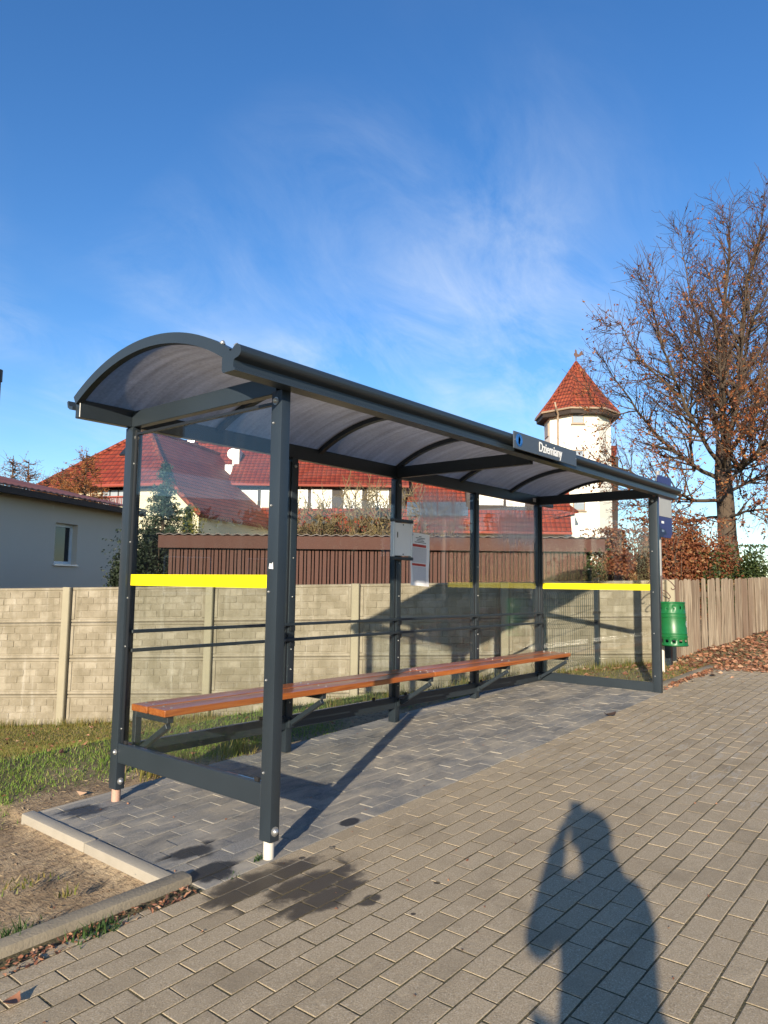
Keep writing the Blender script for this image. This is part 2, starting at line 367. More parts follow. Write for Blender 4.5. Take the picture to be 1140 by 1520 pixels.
# concrete pavers
def paver(name, ca, cb, speck, sandy=False):
    m, T, out = mat(name); o = T.obj(); r = T.island()
    fine = T.noise(o, 170, 4, .75); med = T.noise(o, 34, 5, .65); big = T.noise(o, 1.3, 4, .6)
    c = T.mix(r, ca, cb); c = T.mix(T.math('MULTIPLY', big, .45), c, tuple(x*.72 for x in ca))
    c = T.mix(T.ramp(fine, [(.53, 0.), (.66, .9)]), c, speck); c = T.mix(T.ramp(fine, [(.34, .9), (.47, 0.)]), c, tuple(x*.4 for x in ca))
    c = T.mix(T.math('MULTIPLY', med, .35), c, tuple(x*.75 for x in cb))
    st2 = T.ramp(T.noise(T.map(o, (1, 1.6, 1), (4, 2, 0), (0, 0, .3)), 1.7, 7, .68, .6), [(.52, 0.), (.68, 1.)]); c = T.mix(T.math('MULTIPLY', st2, .38), c, tuple(x*.45 for x in ca))
    st3 = T.ramp(T.noise(o, 5.5, 6, .7, 1.0), [(.60, 0.), (.70, 1.)]); c = T.mix(T.math('MULTIPLY', st3, .30), c, tuple(min(1, x*1.35) for x in cb))
    odd = T.ramp(T.math('FRACT', T.math('MULTIPLY', r, 17.3)), [(.86, 0.), (.93, 1.)]); c = T.mix(T.math('MULTIPLY', odd, .30), c, tuple(x*.55 for x in ca))
    sx = T.n('ShaderNodeSeparateXYZ', i={0: o}); rough = .88
    # splashed water beside the near post: dark damp patches, spots and drips
    def blob(cx, cy, rx, ry):
        dx = T.math('DIVIDE', T.math('SUBTRACT', sx.outputs[0], cx), rx); dy = T.math('DIVIDE', T.math('SUBTRACT', sx.outputs[1], cy), ry)
        return T.math('SQRT', T.math('ADD', T.math('MULTIPLY', dx, dx), T.math('MULTIPLY', dy, dy)))
    wob = T.math('MULTIPLY_ADD', T.noise(o, 13, 6, .7, .5), 1.0, -.50)
    wob = T.math('ADD', wob, T.math('MULTIPLY_ADD', r, .8, -.40))
    wet = None
    L = [(-.17, -.12, .27, .13), (-.08, -.32, .26, .13), (-.10, -.50, .17, .09), (.02, -.63, .06, .04)] if not sandy else [(-.25, .10, .15, .10), (-.18, .40, .17, .09), (-.20, 1.44, .15, .10), (.64, .06, .06, .04)]
    for q in L:
        d = T.n('ShaderNodeMapRange', interpolation_type='SMOOTHSTEP', i={0: T.math('ADD', blob(*q), wob), 1: 1.22, 2: .80}).outputs[0]; wet = d if wet is None else T.math('MAXIMUM', wet, d)
    spots = T.math('LESS_THAN', T.n('ShaderNodeTexVoronoi', i={'Vector': o, 'Scale': 6.5, 'Randomness': 1.0}).outputs['Distance'], T.math('MULTIPLY', T.noise(o, 2.2, 2), .22))
    zone = T.math('LESS_THAN', blob(.10, -.40, .55, .50), 1.0); wet = T.math('MAXIMUM', wet, T.math('MULTIPLY', spots, zone))
    c = T.mix(T.math('MULTIPLY', wet, .96), c, tuple(x*.16 for x in ca))
    if sandy:   # jointing sand swept over the new paving
        sand = T.ramp(T.noise(T.map(o, (1, 1.7, 1)), 2.3, 6, .7, .5), [(.42, 0.), (.66, .8)])
        c = T.mix(T.math('MULTIPLY', sand, T.math('SUBTRACT', 1.0, wet)), c, (.40, .35, .27))
    else:       # pale tyre scuffs
        wv = T.noise(T.map(o, (2.2, 16, 1), (0, 0, 0), (0, 0, R(62))), 1.0, 5, .6, .35); sc = T.ramp(wv, [(.56, 0.), (.60, .6), (.645, 0.)])
        c = T.mix(T.math('MULTIPLY', sc, T.math('GREATER_THAN', sx.outputs[0], 2.2)), c, (.42, .38, .31))
    b = T.n('ShaderNodeBsdfPrincipled', i={'Base Color': c, 'Roughness': T.math('MULTIPLY_ADD', wet, -.42, .9), 'Normal': T.bump(T.math('ADD', fine, T.math('MULTIPLY', med, .8)), .55, .004)}); T.put(out.inputs[0], b)
paver('paver_tan', (.385, .302, .192), (.44, .35, .228), (.62, .54, .42))
paver('paver_grey', (.150, .148, .142), (.245, .238, .222), (.38, .365, .335), True)
# fence slabs
m, T, out = mat('fence_slab'); o = T.obj(); r = T.island()
c = T.mix(r, (.245, .212, .152), (.365, .322, .245)); n1 = T.noise(o, 3.2, 6, .7); n2 = T.noise(o, 70, 4, .7)
c = T.mix(T.ramp(n1, [(.40, .55), (.56, 0.)]), c, (.15, .125, .075)); c = T.mix(T.ramp(n1, [(.60, 0.), (.78, .6)]), c, (.60, .57, .50)); n4 = T.noise(T.map(o, (5, 5, .55)), 1.6, 5, .65); c = T.mix(T.ramp(n4, [(.54, 0.), (.70, .55)]), c, (.14, .122, .078)); c = T.mix(T.ramp(T.noise(T.map(o, (9, 9, .8), (3, 1, 2)), 1.2, 4), [(.58, 0.), (.74, .5)]), c, (.52, .49, .42))
c = T.mix(T.math('MULTIPLY', n2, .45), c, (.22, .185, .13))
b = T.n('ShaderNodeBsdfPrincipled', i={'Base Color': c, 'Roughness': .93, 'Normal': T.bump(n2, .6, .010)}); T.put(out.inputs[0], b)
# terrain
m, T, out = mat('soil'); o = T.obj()
ga = T.n('ShaderNodeAttribute', attribute_name='grass').outputs['Fac']; ja = T.n('ShaderNodeAttribute', attribute_name='joint').outputs['Fac']
n1 = T.noise(o, 2.6, 6, .7); n2 = T.noise(o, 24, 5, .7); n3 = T.noise(T.map(o, (60, 14, 20), (0, 0, 0), (0, 0, .6)), 1.5, 5, .7)
c = T.ramp(n1, [(.32, (.15, .098, .054)), (.48, (.33, .235, .14)), (.70, (.46, .355, .225))])
c = T.mix(T.ramp(n3, [(.5, 0.), (.7, .7)]), c, (.42, .32, .18)); c = T.mix(T.ramp(n2, [(.34, .75), (.5, 0.)]), c, (.07, .045, .026))
gc = T.mix(n2, (.045, .055, .015), (.17, .14, .055)); c = T.mix(T.math('MULTIPLY', ga, .85), c, gc)
jc = T.mix(T.ramp(T.noise(o, 60, 4, .7), [(.35, 0.), (.65, 1.)]), (.024, .020, .010), (.165, .130, .062)); sp_ = T.n('ShaderNodeSeparateXYZ', i={0: o}); sd_ = T.math('MULTIPLY', T.math('GREATER_THAN', T.math('ADD', sp_.outputs[1], T.math('MULTIPLY_ADD', T.noise(o, 1.4, 3), .9, -.62)), -.30), T.math('GREATER_THAN', sp_.outputs[0], -.38)); jc = T.mix(T.math('MULTIPLY', sd_, .9), jc, T.mix(n2, (.10, .09, .075), (.40, .36, .29))); jc = T.mix(T.ramp(n1, [(.5, 0.), (.7, .6)]), jc, (.06, .07, .025)); c = T.mix(ja, c, jc)
b = T.n('ShaderNodeBsdfPrincipled', i={'Base Color': c, 'Roughness': .97, 'Normal': T.bump(T.math('ADD', n2, T.math('MULTIPLY', n3, .5)), .9, .03)}); T.put(out.inputs[0], b)
# leaves and needles: colour per leaf
def leaf(name, stops, trans=.35, rough=.6):
    m, T, out = mat(name); r = T.island(); c = T.ramp(r, stops)
    di = T.n('ShaderNodeBsdfPrincipled', i={'Base Color': c, 'Roughness': rough}); tl = T.n('ShaderNodeBsdfTranslucent', i={0: c})
    T.put(out.inputs[0], T.n('ShaderNodeMixShader', i={0: trans, 1: di, 2: tl}))
leaf('grass_blade', [(0., (.08, .12, .014)), (.35, (.17, .19, .03)), (.65, (.27, .22, .055)), (.88, (.34, .24, .085)), (1., (.40, .31, .15))])
leaf('grass_fresh', [(0., (.085, .17, .015)), (.6, (.18, .29, .035)), (.85, (.26, .31, .055)), (1., (.40, .34, .14))])
leaf('weed_leaf', [(0., (.03, .075, .014)), (1., (.07, .13, .03))])
leaf('leaf_litter', [(0., (.09, .040, .024)), (.3, (.20, .080, .042)), (.6, (.30, .135, .072)), (.85, (.36, .19, .11)), (1., (.42, .28, .18))], .12)
leaf('beech_leaf', [(0., (.12, .035, .015)), (.4, (.26, .075, .024)), (.8, (.38, .14, .04)), (1., (.42, .22, .08))])
leaf('copper_leaf', [(0., (.10, .03, .014)), (.4, (.20, .06, .025)), (.8, (.32, .12, .045)), (1., (.30, .20, .09))])
leaf('drab_leaf', [(0., (.10, .07, .025)), (.5, (.22, .15, .05)), (1., (.34, .25, .08))])
pbr('twig_ochre', (.17, .125, .06), .85, .3, 6)
leaf('green_leaf', [(0., (.02, .04, .010)), (.6, (.045, .075, .018)), (1., (.11, .13, .03))])
leaf('dark_needle', [(0., (.010, .018, .008)), (1., (.024, .038, .014))], .1)
leaf('spruce_needle', [(0., (.018, .040, .024)), (.6, (.04, .075, .045)), (1., (.08, .12, .075))], .15)
leaf('larch_needle', [(0., (.20, .065, .016)), (.5, (.36, .13, .032)), (1., (.46, .22, .07))])
leaf('yellow_leaf', [(0., (.12, .13, .02)), (1., (.28, .24, .04))])

# ------------------------------------------------------------------ ground
def P(x): return -.24 + .0442*max(-9.0, min(x, 9.0))
F0 = Vector((2.688, 7.431)); FU = Vector((1.2345, -1.657)); FL = FU.length; FN = Vector((FU.y, -FU.x)).normalized()   # FN points to the shelter side
if FN.dot(Vector((-1, -1))) < 0: FN = -FN
G0 = Vector((7.70, .74)); G1 = Vector((9.69, -.16)); GU = (G1-G0).normalized(); GN = Vector((GU.y, -GU.x))
if GN.dot(Vector((-1, -1))) < 0: GN = -GN
def interp(x, xs, ys): return float(np.interp(x, xs, ys))
def zfence(s): return interp(s, [-6, -1, 0, 1, 2, 2.75, 3.5, 4.1, 5], [-1.1, -1.02, -.93, -.78, -.58, -.24, -.02, .05, .08])
def zwood(q): return interp(q, [-.5, 0, .7, 2.2, 5], [.07, .10, .24, .50, .72])
def in_rect(x, y, a, b, c, d):
    dx = max(a-x, 0, x-b); dy = max(c-y, 0, y-d); return math.hypot(dx, dy)
def pave_dist(x, y):
    return min(in_rect(x, y, -300, 7.58, -300, .15), in_rect(x, y, -.42, 5.52, 0, 1.60))
def sm(a, b, x):
    t = min(1, max(0, (x-a)/(b-a))); return t*t*(3-2*t)
def wig(x, y): return (math.sin(x*2.1+y*1.3)+math.sin(x*4.7-y*3.1+1)*.5+math.sin(y*7.3+x*1.1)*.35)
def edge(x): return 2.84 + .05*math.sin(x*2.7) + .03*math.sin(x*7.1) - .03*x
def height(x, y):
    d = pave_dist(x, y)
    if d <= 0: return P(x) - (.006 if y > 0 else .0016)
    v = Vector((x, y)); s = (v-F0).dot(FU)/(FL*FL); df = (v-F0).dot(FN); q = (v-G0).dot(GU); dg = (v-G0).dot(GN)
    if s < 4.1: zb, db = zfence(s), df
    else: zb, db = zwood(q), dg
    if x > 6.3 and s < 4.1:   # blend where the two fences meet
        k = sm(3.3, 4.1, s); zb = zb*(1-k)+zwood(max(q, 0))*k
    t = 1.0 if db <= 0 else d/(d+db)
    base = P(x) - .035 - (.022 if x < -.42 and y > .2 else 0)*sm(0, .06, d)
    if x < 7 and s < 4: f = .25*t + .75*sm(.10, .80, t)
    else: f = sm(0, 1, t)
    z = base*(1-f) + zb*f
    if x < 4 and y > 1.6:   # the turf edge: a little bank that breaks away towards the fence
        e = edge(x)
        z += .12*math.exp(-max(0, e-y)/.4) if y < e else .12*(1-sm(0, .13, y-e)) - .13*sm(0, .14, y-e)*math.exp(-((y-e-.14)/.7)**2)
    z += .008*wig(x, y)*min(1, d*3)
    far = sm(25, 80, math.hypot(x-3, y)); return z*(1-far) + -.6*far
def axis(lo, hi, step, far, grow=1.22):
    a = list(np.arange(lo, hi+1e-6, step)); d = step; l = lo; L = []
    while l > -far: d *= grow; l -= d; L.append(l)
    d = step; h = hi; H = []
    while h < far: d *= grow; h += d; H.append(h)
    return np.array(L[::-1]+a+H)
def grassy(x, y):
    """share of turf, 0 bare earth to 1 grass"""
    d = pave_dist(x, y)
    if d <= .02: return 0.0
    if x > 5.5: return .75 if d > .1 else .3
    e = 2.02 - .10*x if x < 1.0 else 1.92
    if x < -.42: e = 2.02 - .18*(x+.42)
    n = .22*wig(x*1.3, y*1.3); g = sm(-.28, .30, y-e+n*.9)
    if x > 4.0: g = max(g, .6)
    return g
xs = axis(-4.0, 12.0, .085, 500); ys = np.concatenate([axis(-2.0, 9.0, .085, 500), np.arange(2.0, 3.4, .04)])
xs = np.array(sorted(set(np.round(xs, 4)) | {-.42, 5.52, 7.58})); ys = np.array(sorted(set(np.round(ys, 4)) | {.15, 1.60}))
V = []; GA = []; JA = []
for y in ys:
    for x in xs:
        V.append((x, y, height(x, y))); GA.append(grassy(x, y)); JA.append(1.0 if pave_dist(x, y) <= 0.001 else 0.0)
nx = len(xs); F = [(j*nx+i, j*nx+i+1, (j+1)*nx+i+1, (j+1)*nx+i) for j in range(len(ys)-1) for i in range(nx-1)]
gnd = npmesh('ground', V, F, 'soil'); tag(gnd, kind='structure')
for nm, A in (('grass', GA), ('joint', JA)):
    at_ = gnd.data.attributes.new(nm, 'FLOAT', 'POINT'); at_.data.foreach_set('value', np.array(A, dtype=np.float32))
for p_ in gnd.data.polygons: p_.use_smooth = True

def pavers(name, m, x0, x1, y0, y1, bl, bw, gap, keep=None, amp=.0025, off0=0.0, rg=None):
    rg = rg or gap
    VV = []; FF = []; row = 0; y = y1
    while y - bw > y0 - 1e-6:
        x = x0 - (bl/2 if row % 2 else 0) - off0 + random.uniform(-.012, .012)
        while x < x1:
            a, b = max(x, x0)+gap/2, min(x+bl, x1)-gap/2; c, d = y-bw+rg/2, y-rg/2
            if b-a > .03 and (keep is None or keep((a+b)/2, (c+d)/2)):
                j = lambda s: random.uniform(-s, s)
                dz = j(amp); tx, ty = j(.0035), j(.004); ch = .0022
                cs = [(a+j(.0015), c+j(.0015)), (b+j(.0015), c+j(.0015)), (b+j(.0015), d+j(.0015)), (a+j(.0015), d+j(.0015))]
                mx, my = (a+b)/2, (c+d)/2; o = len(VV)
                for lev in range(3):
                    for (px_, py_) in cs:
                        q = ch if lev == 2 else 0
                        qx = px_ + (q if px_ < mx else -q); qy = py_ + (q if py_ < my else -q)
                        z = P(qx) + dz + (qx-mx)*tx + (qy-my)*ty + (-.05, -.0014, 0)[lev]
                        VV.append((qx, qy, z))
                for lv in (0, 4):
                    for k_ in range(4):
                        FF.append((o+lv+k_, o+lv+(k_+1) % 4, o+lv+4+(k_+1) % 4, o+lv+4+k_))
                FF.append((o+8, o+9, o+10, o+11))
            x += bl
        y -= bw; row += 1
    return tag(npmesh(name, VV, FF, m), kind='structure')
pavers('pavement', 'paver_tan', -4.2, 7.58, -5.2, .0, .2025, .1035, .0068, None, .0011, .05, .0072)
pavers('pavement', 'paver_tan', -4.2, -.62, .0, .055, .207, .05, .008, lambda x, y: math.sin(x*3.1)+math.sin(x*7.7) < .9, .004)
pavers('pavement', 'paver_tan', 5.53, 7.58, .0, .09, .21, .088, .008, None, .003)
pavers('pavement', 'paver_grey', -.37, 5.52, .0, 1.60, .21, .1065, .004, None, .003, .1)

# kerbs (stones of one metre, worn)
def kerb(name, m, pts, w, up, stone=1.0, bev=.012):
    b = MB()
    for (x0, y0), (x1, y1) in pts:
        d = Vector((x1-x0, y1-y0)); L = d.length; d.normalize(); n = Vector((-d.y, d.x)); k = max(1, round(L/stone))
        for i in range(k):
            a0 = L*i/k + (.002 if i else 0); a1 = L*(i+1)/k - .002; q = []
            for zf in (0, 1):
                for (t, s_) in ((a0, 0), (a1, 0), (a1, 1), (a0, 1)):
                    xx = x0+d.x*t+n.x*w*s_; yy = y0+d.y*t+n.y*w*s_
                    q.append((xx, yy, P(xx) + (up if zf else -.2) + (random.uniform(-.002, .002) if zf else 0)))
            b.hexa(q)
    return tag(b.build(name, m, bevel=bev, segs=2, smooth=True), kind='structure')
kerb('kerb', 'kerb_old', [((-8.4, .36), (-5.0, .262)), ((-5.0, .262), (-1.3, .145)), ((-1.3, .145), (-.36, .105))], .088, .034, 1.0, .018)
kerb('kerb', 'kerb_light', [((-.375, .21), (-.375, 1.66))], .07, .008, .75, .008)
kerb('kerb', 'kerb_light', [((-.375, 1.605), (1.2, 1.605))], .05, -.004, .75, .006)
kerb('kerb', 'kerb_old', [((5.6, .095), (7.55, .05))], .09, .03, .65, .012)

# ------------------------------------------------------------------ bus shelter
L, W, H, Z0 = 5.437, 1.408, 2.085, 0.0
sh = thing('bus_shelter', (0, 0, P(0)), 'long anthracite bus shelter with smoked barrel roof and wooden bench on grey paving', 'bus shelter')
PX, PY = .06, .08
def bolt(b, c, n, r=.014, t=.012):
    c, n = Vector(c), Vector(n).normalized(); b.tube([c, c+n*t*.35, c+n*t*.36, c+n*(t*.4+r*.45), c+n*(t*.4+r*.8), c+n*(t*.4+r)], [r*1.3, r*1.3, r, r*.86, r*.5, r*.08], 10)
def post(x, y, zb, zt, px=PX, py=PY, bolts=(), pipe=None, sticker=False):
    b = MB().box((x, y, zb), (x+px, y+py, zt)); o = b.build('post', 'anthracite', sh, .004, True, segs=2)
    bb = MB()
    for c, n, r in bolts: bolt(bb, c, n, r)
    if bolts: bb.build('bolt', 'galvanised', o, smooth=True)
    if pipe:
        MB().tube([(x+px/2, y+py/2, P(x)-.05), (x+px/2, y+py/2, zb+.02)], .027, 16).build('foot_pipe', pipe, o, smooth=True)
    if sticker:
        s = MB(); s.add([(x-.0015, y+.030, 1.175), (x-.0015, y+.064, 1.178), (x-.0015, y+.058, 1.205), (x-.0015, y+.044, 1.20), (x-.0015, y+.034, 1.21)], [(0, 1, 2, 3, 4)])
        s.add([(x, y+.03, 1.175), (x, y+.064, 1.178), (x, y+.058, 1.205), (x, y+.044, 1.20), (x, y+.034, 1.21)], [(4, 3, 2, 1, 0)]); s.build('sticker', 'white_vinyl', o)
    return o
mx = Vector((-1, 0, 0)); my = Vector((0, -1, 0))
def scr(x, y, zs, n=mx): return [((x, y, z), n, .005) for z in zs]
post(0, 0, -.155, 2.1, bolts=[((0, .045, 2.045), mx, .016), ((.03, 0, -.105), my, .018)]+scr(0, .058, (.17, .62, 1.06, 1.50, 1.93)), pipe='pvc_white', sticker=True)      # front near
post(0, W, -.165, H, bolts=[((.03, W, 2.02), my, .013), ((.03, W, -.115), my, .016), ((0, W+.02, .06), mx, .013)]+scr(.02, W, (.2, .7, 1.0, 1.35, 1.85), my), pipe='pvc_pink')
X2, X3, X4 = 1.39, 2.706, 4.034
for xx, zb in ((X2, -.17), (X3, -.135), (X4, -.06)):
    post(xx, W, zb, H, bolts=[((xx+.03, W, 2.02), my, .010)]+scr(xx+.03, W, (.2, .33, .45, .60, 1.0, 1.3), my))
post(L, W, -.01, H, bolts=[((L+.03, W, 2.02), my, .010)]+scr(L+.03, W, (.2, .45, .60, 1.0, 1.4), my)+scr(L, W+.05, (.3, 1.1, 1.7)))
post(L, 0, -.02, 2.1, bolts=[((L, .045, 2.045), mx, .014)]+scr(L, .06, (.17, .62, 1.06, 1.50)))
# beams
def beam(a, b_, name='beam', m='anthracite', bev=.003): return MB().box(a, b_).build(name, m, sh, bev, True)
beam((.002, PY, 0), (.042, W-.002, .115), 'bottom_beam'); beam((L+.012, PY, 0), (L+.052, W-.002, .10), 'bottom_beam')
for a_, c_ in ((0, X2), (X2, X3), (X3, X4), (X4, L)): beam((a_+PX, W+.004, 0), (c_, W+.044, .10), 'bottom_beam')
ZT = 2.20
beam((.004, .05, H+.001), (.056, W+.02, ZT-.012), 'tie_beam'); beam((X3+.004, .05, H+.001), (X3+.056, W+.02, ZT-.012), 'tie_beam'); beam((L+.004, .05, H+.001), (L+.056, W+.02, ZT-.012), 'tie_beam')
XA, XB = -.345, 5.85
beam((XA, W+.022, H+.002), (XB, W+.075, ZT-.002), 'rear_beam')
# rear gutter nose and front gutter, both extruded profiles
MB().prism([(0, 0), (.035, .004), (.06, .02), (.07, .055), (.055, .06), (.045, .03), (.02, .02), (0, .02)], (XA-.02, W+.0755, 2.14), (0, 1, 0), (0, 0, 1), (1, 0, 0), XB-XA+.04).build('rear_gutter', 'anthracite', sh, smooth=True)
prof = [(.035, 0), (.045, .012), (.045, .105), (.02, .112), (-.02, .098), (-.040, .116), (-.055, .124), (-.066, .125), (-.080, .119), (-.091, .107), (-.096, .092), (-.094, .078), (-.086, .067), (-.072, .060), (-.052, .056), (-.044, .050), (-.041, .030), (-.044, .014), (-.054, .010), (-.054, 0)]
MB().prism(prof, (XA-.03, -.03, 2.098), (0, 1, 0), (0, 0, 1), (1, 0, 0), XB-XA+.06).build('front_gutter', 'anthracite', sh, smooth=True)
# barrel roof
YF, YR, RISE = -.01, W+.05, .205
def arc(t, lift=0.0):   # t 0 front .. 1 rear
    c = (YR-YF); Rr = c*c/(8*RISE)+RISE/2; a = math.asin(c/2/Rr); th = a*(2*t-1); return ((YF+YR)/2 + (Rr+lift)*math.sin(th), ZT-.015 + RISE - Rr + (Rr+lift)*math.cos(th))
NA = 28
ribx = [XA, XA+1.035, XA+2.065, X3+.03, XA+4.13, XA+5.16, XB]
for i in range(6):
    b = MB(); vs = []; x0, x1 = ribx[i]+.002, ribx[i+1]-.002; nxs = 2
    for k_ in range(NA+1):
        t = .01+.98*k_/NA; y0, z0 = arc(t, .004); y1, z1 = arc(t, .012)
        vs += [(x0, y0, z0), (x1, y0, z0), (x1, y1, z1), (x0, y1, z1)]
    fs = [(4*k_+j, 4*k_+(j+1) % 4, 4*k_+4+(j+1) % 4, 4*k_+4+j) for k_ in range(NA) for j in range(4)] + [(3, 2, 1, 0), (4*NA, 4*NA+1, 4*NA+2, 4*NA+3)]
    b.add(vs, fs).build('roof_panel', 'polycarbonate', sh, smooth=True)
for i, rx in enumerate(ribx):
    hw = .022 if 0 < i < 6 else .02; lo, hi = (-.03, .003) if 0 < i < 6 else (-.022, .034)
    b = MB(); vs = []
    for k_ in range(NA+1):
        t = k_/NA; y0, z0 = arc(t, lo); y1, z1 = arc(t, hi); vs += [(rx-hw, y0, z0), (rx+hw, y0, z0), (rx+hw, y1, z1), (rx-hw, y1, z1)]
    b.add(vs, [(4*k_+j, 4*k_+(j+1) % 4, 4*k_+4+(j+1) % 4, 4*k_+4+j) for k_ in range(NA) for j in range(4)] + [(3, 2, 1, 0), (4*NA, 4*NA+1, 4*NA+2, 4*NA+3)])
    if 0 < i < 6:   # clamping strip on top of the sheets
        vs = []
        for k_ in range(NA+1):
            t = k_/NA; y0, z0 = arc(t, .0125); y1, z1 = arc(t, .020); vs += [(rx-.03, y0, z0), (rx+.03, y0, z0), (rx+.03, y1, z1), (rx-.03, y1, z1)]
        b.add(vs, [(4*k_+j, 4*k_+(j+1) % 4, 4*k_+4+(j+1) % 4, 4*k_+4+j) for k_ in range(NA) for j in range(4)] + [(3, 2, 1, 0), (4*NA, 4*NA+1, 4*NA+2, 4*NA+3)])
    b.build('roof_rib', 'anthracite', sh, smooth=True)
bb = MB()
for rx in (ribx[0],):
    y, z = arc(.06, .034); bolt(bb, (rx, y, z), (0, -.4, .9), .012); y, z = arc(.015, .034); bolt(bb, (rx+.02, y-.02, z+.01), (0, -.4, .9), .012)
bb.build('bolt', 'galvanised', sh, smooth=True)
# glazing
def pane_x(x, y0, y1, z0, z1, m='glass', stripe=True):
    o = MB().box((x, y0, z0), (x+.008, y1, z1)).build('glass_panel', m, sh)
    if stripe: MB().box((x-.0035, y0+.006, 1.078), (x-.0005, y1-.02, 1.146)).build('yellow_stripe', 'yellow_vinyl', o)
    return o
pane_x(.024, PY+.002, W-.004, .117, H-.045); pane_x(L+.03, PY+.002, W-.004, .103, H-.02)
for i, (a_, c_) in enumerate(((0, X2), (X2, X3), (X3, X4), (X4, L))):
    MB().box((a_+PX+.002, W+.020, .103), (c_-.002, W+.028, H-.03)).build('glass_panel', 'glass_fogged', sh)
# dark glazing beads beside posts and clips at the foot of the glass
bb = MB()
for xx in (X2, X3, X4, L):
    bb.box((xx-.016, W+.012, .103), (xx-.001, W+.019, H-.03)); bb.box((xx+PX+.001, W+.012, .103), (xx+PX+.016, W+.019, H-.03)) if xx < L else None
bb.box((.061, W+.012, .103), (.08, W+.019, H-.03)); bb.box((.018, W-.026, .117), (.0235, W-.002, H-.02)); bb.box((.016, PY+.001, H-.052), (.040, W-.003, H-.036))
bb.box((L+.018, W-.022, .103), (L+.029, W-.002, H-.02)); bb.box((L+.016, PY+.001, .103), (L+.029, PY+.018, H-.02)); bb.build('glazing_bead', 'anthracite_dark', sh)
bb = MB()
for xx in (X2-.25, X3-.3, X3+.15, X3+.3, X4-.12, X4+.1): bb.box((xx, W+.006, .101), (xx+.03, W+.018, .125))
bb.box((.010, PY+.03, .116), (.0235, PY+.06, .135)); bb.box((.010, W-.08, .116), (.0235, W-.05, .135)); bb.build('glass_clip', 'black_rubber', sh)
# hand rails with clamps
for z in (.791, .674):
    o = MB().box((.05, W-.026, z-.011), (L+.01, W-.004, z+.011)).build('rail', 'anthracite', sh, .003, True)
    c_ = MB()
    for xx in (X2, X3, X4, L): c_.box((xx-.004, W-.028, z-.016), (xx+PX*.7, W-.001, z-.0115)); c_.box((xx+.004, W-.022, z-.05), (xx+PX-.01, W-.001, z-.017))
    c_.build('rail_clamp', 'anthracite_dark', o)
# bench
BZ = .352
for (y0, y1) in ((1.005, 1.175), (1.195, 1.365)):
    for (x0, x1) in ((.055, X3+.04), (X3+.044, 5.40)):
        pl = MB().box((x0, y0, BZ-.042), (x1, y1, BZ)).build('bench_plank', 'bench_wood', sh, .008, True, segs=3)
        s_ = MB()
        for xx in (.13, X2+.06, X3+.0, X3+.09, X4+.05, L-.08):
            if x0 < xx < x1:
                for yy in (y0+.045, y1-.045): s_.disc((xx, yy, BZ-.001), (0, 0, 1), .008, .004, 8)
        s_.build('screw', 'galvanised', pl)
for i, xx in enumerate((.12, X2+.03, X3+.05, X4+.04, L-.045)):
    b = MB(); w_ = .022
    b.box((xx-w_, 1.04, BZ-.087), (xx+w_, W-.030, BZ-.0425)); b.bar((xx, 1.06, BZ-.105), (xx, W-.03, .05), .034, .034)
    b.box((xx-w_-.004, W-.028, .015), (xx+w_+.004, W+.003, .085))
    if i == 0: b.box((xx-w_, W-.028, .086), (xx+w_, W+.010, BZ-.043))
    b.build('bench_bracket', 'anthracite', sh, .003, True)
# notice case on the third rear post, and the name board on the gutter
cs = MB().box((2.60, W-.045, 1.365), (2.865, W-.012, 1.665)).build('notice_case', 'board_white', sh, .003)
b = MB().box((2.592, W-.052, 1.355), (2.612, W-.010, 1.672)); b.box((2.853, W-.052, 1.355), (2.873, W-.010, 1.672)); b.build('case_side', 'aluminium', cs, .003)
b = MB().box((2.588, W-.058, 1.672), (2.877, W-.006, 1.70)); b.box((2.588, W-.058, 1.327), (2.877, W-.006, 1.355)); b.build('case_cap', 'anthracite', cs, .004)
b = MB().disc((2.735, W-.0455, 1.65), (0, -1, 0), .006, .004, 8); b.disc((2.735, W-.0455, 1.38), (0, -1, 0), .006, .004, 8); b.box((2.648, W-.0465, 1.53), (2.66, W-.0455, 1.58)); b.build('case_lock', 'black_rubber', cs)
SX0, SX1, SY, SZ0, SZ1 = 2.12, 3.155, -.1425, 2.105, 2.232
sg = MB().box((SX0, SY, SZ0), (SX1, SY+.010, SZ1)).build('name_board', 'sign_grey', sh, .002)
sg['label'] = 'dark grey name board with white lettering and round blue emblem'
MB().disc((SX0+.075, SY-.0005, (SZ0+SZ1)/2+.004), (0, -1, 0), .048, .0015, 28).build('emblem', 'emblem_blue', sg)
ec = Vector((SX0+.075, SY-.002, (SZ0+SZ1)/2+.004)); e_ = MB()
gr = [(-.012, -.028), (.004, -.034), (.014, -.022), (.012, -.008), (.02, .002), (.016, .014), (.006, .024), (.0, .034), (-.006, .026), (-.014, .022), (-.010, .012), (-.016, .002), (-.010, -.008), (-.018, -.018)]
e_.add([ec+Vector((u, 0, v)) for u, v in gr], [tuple(range(len(gr)))])
for k_ in range(12):
    a0 = R(200+140*k_/12); a1 = R(200+140*(k_+.95)/12)
    e_.add([ec+Vector((math.cos(a)*r, 0, math.sin(a)*r)) for a, r in ((a0, .040), (a1, .040), (a1, .0445), (a0, .0445))], [(0, 1, 2, 3)])
for k_ in range(6):
    a = R(35+110*k_/5); q = ec+Vector((math.cos(a)*.041, 0, math.sin(a)*.041)); e_.add([q+Vector((u, 0, v)) for u, v in ((-.004, -.003), (.004, -.003), (.004, .003), (-.004, .003))], [(0, 1, 2, 3)])
e_.build('emblem_mark', 'white_vinyl', sg)
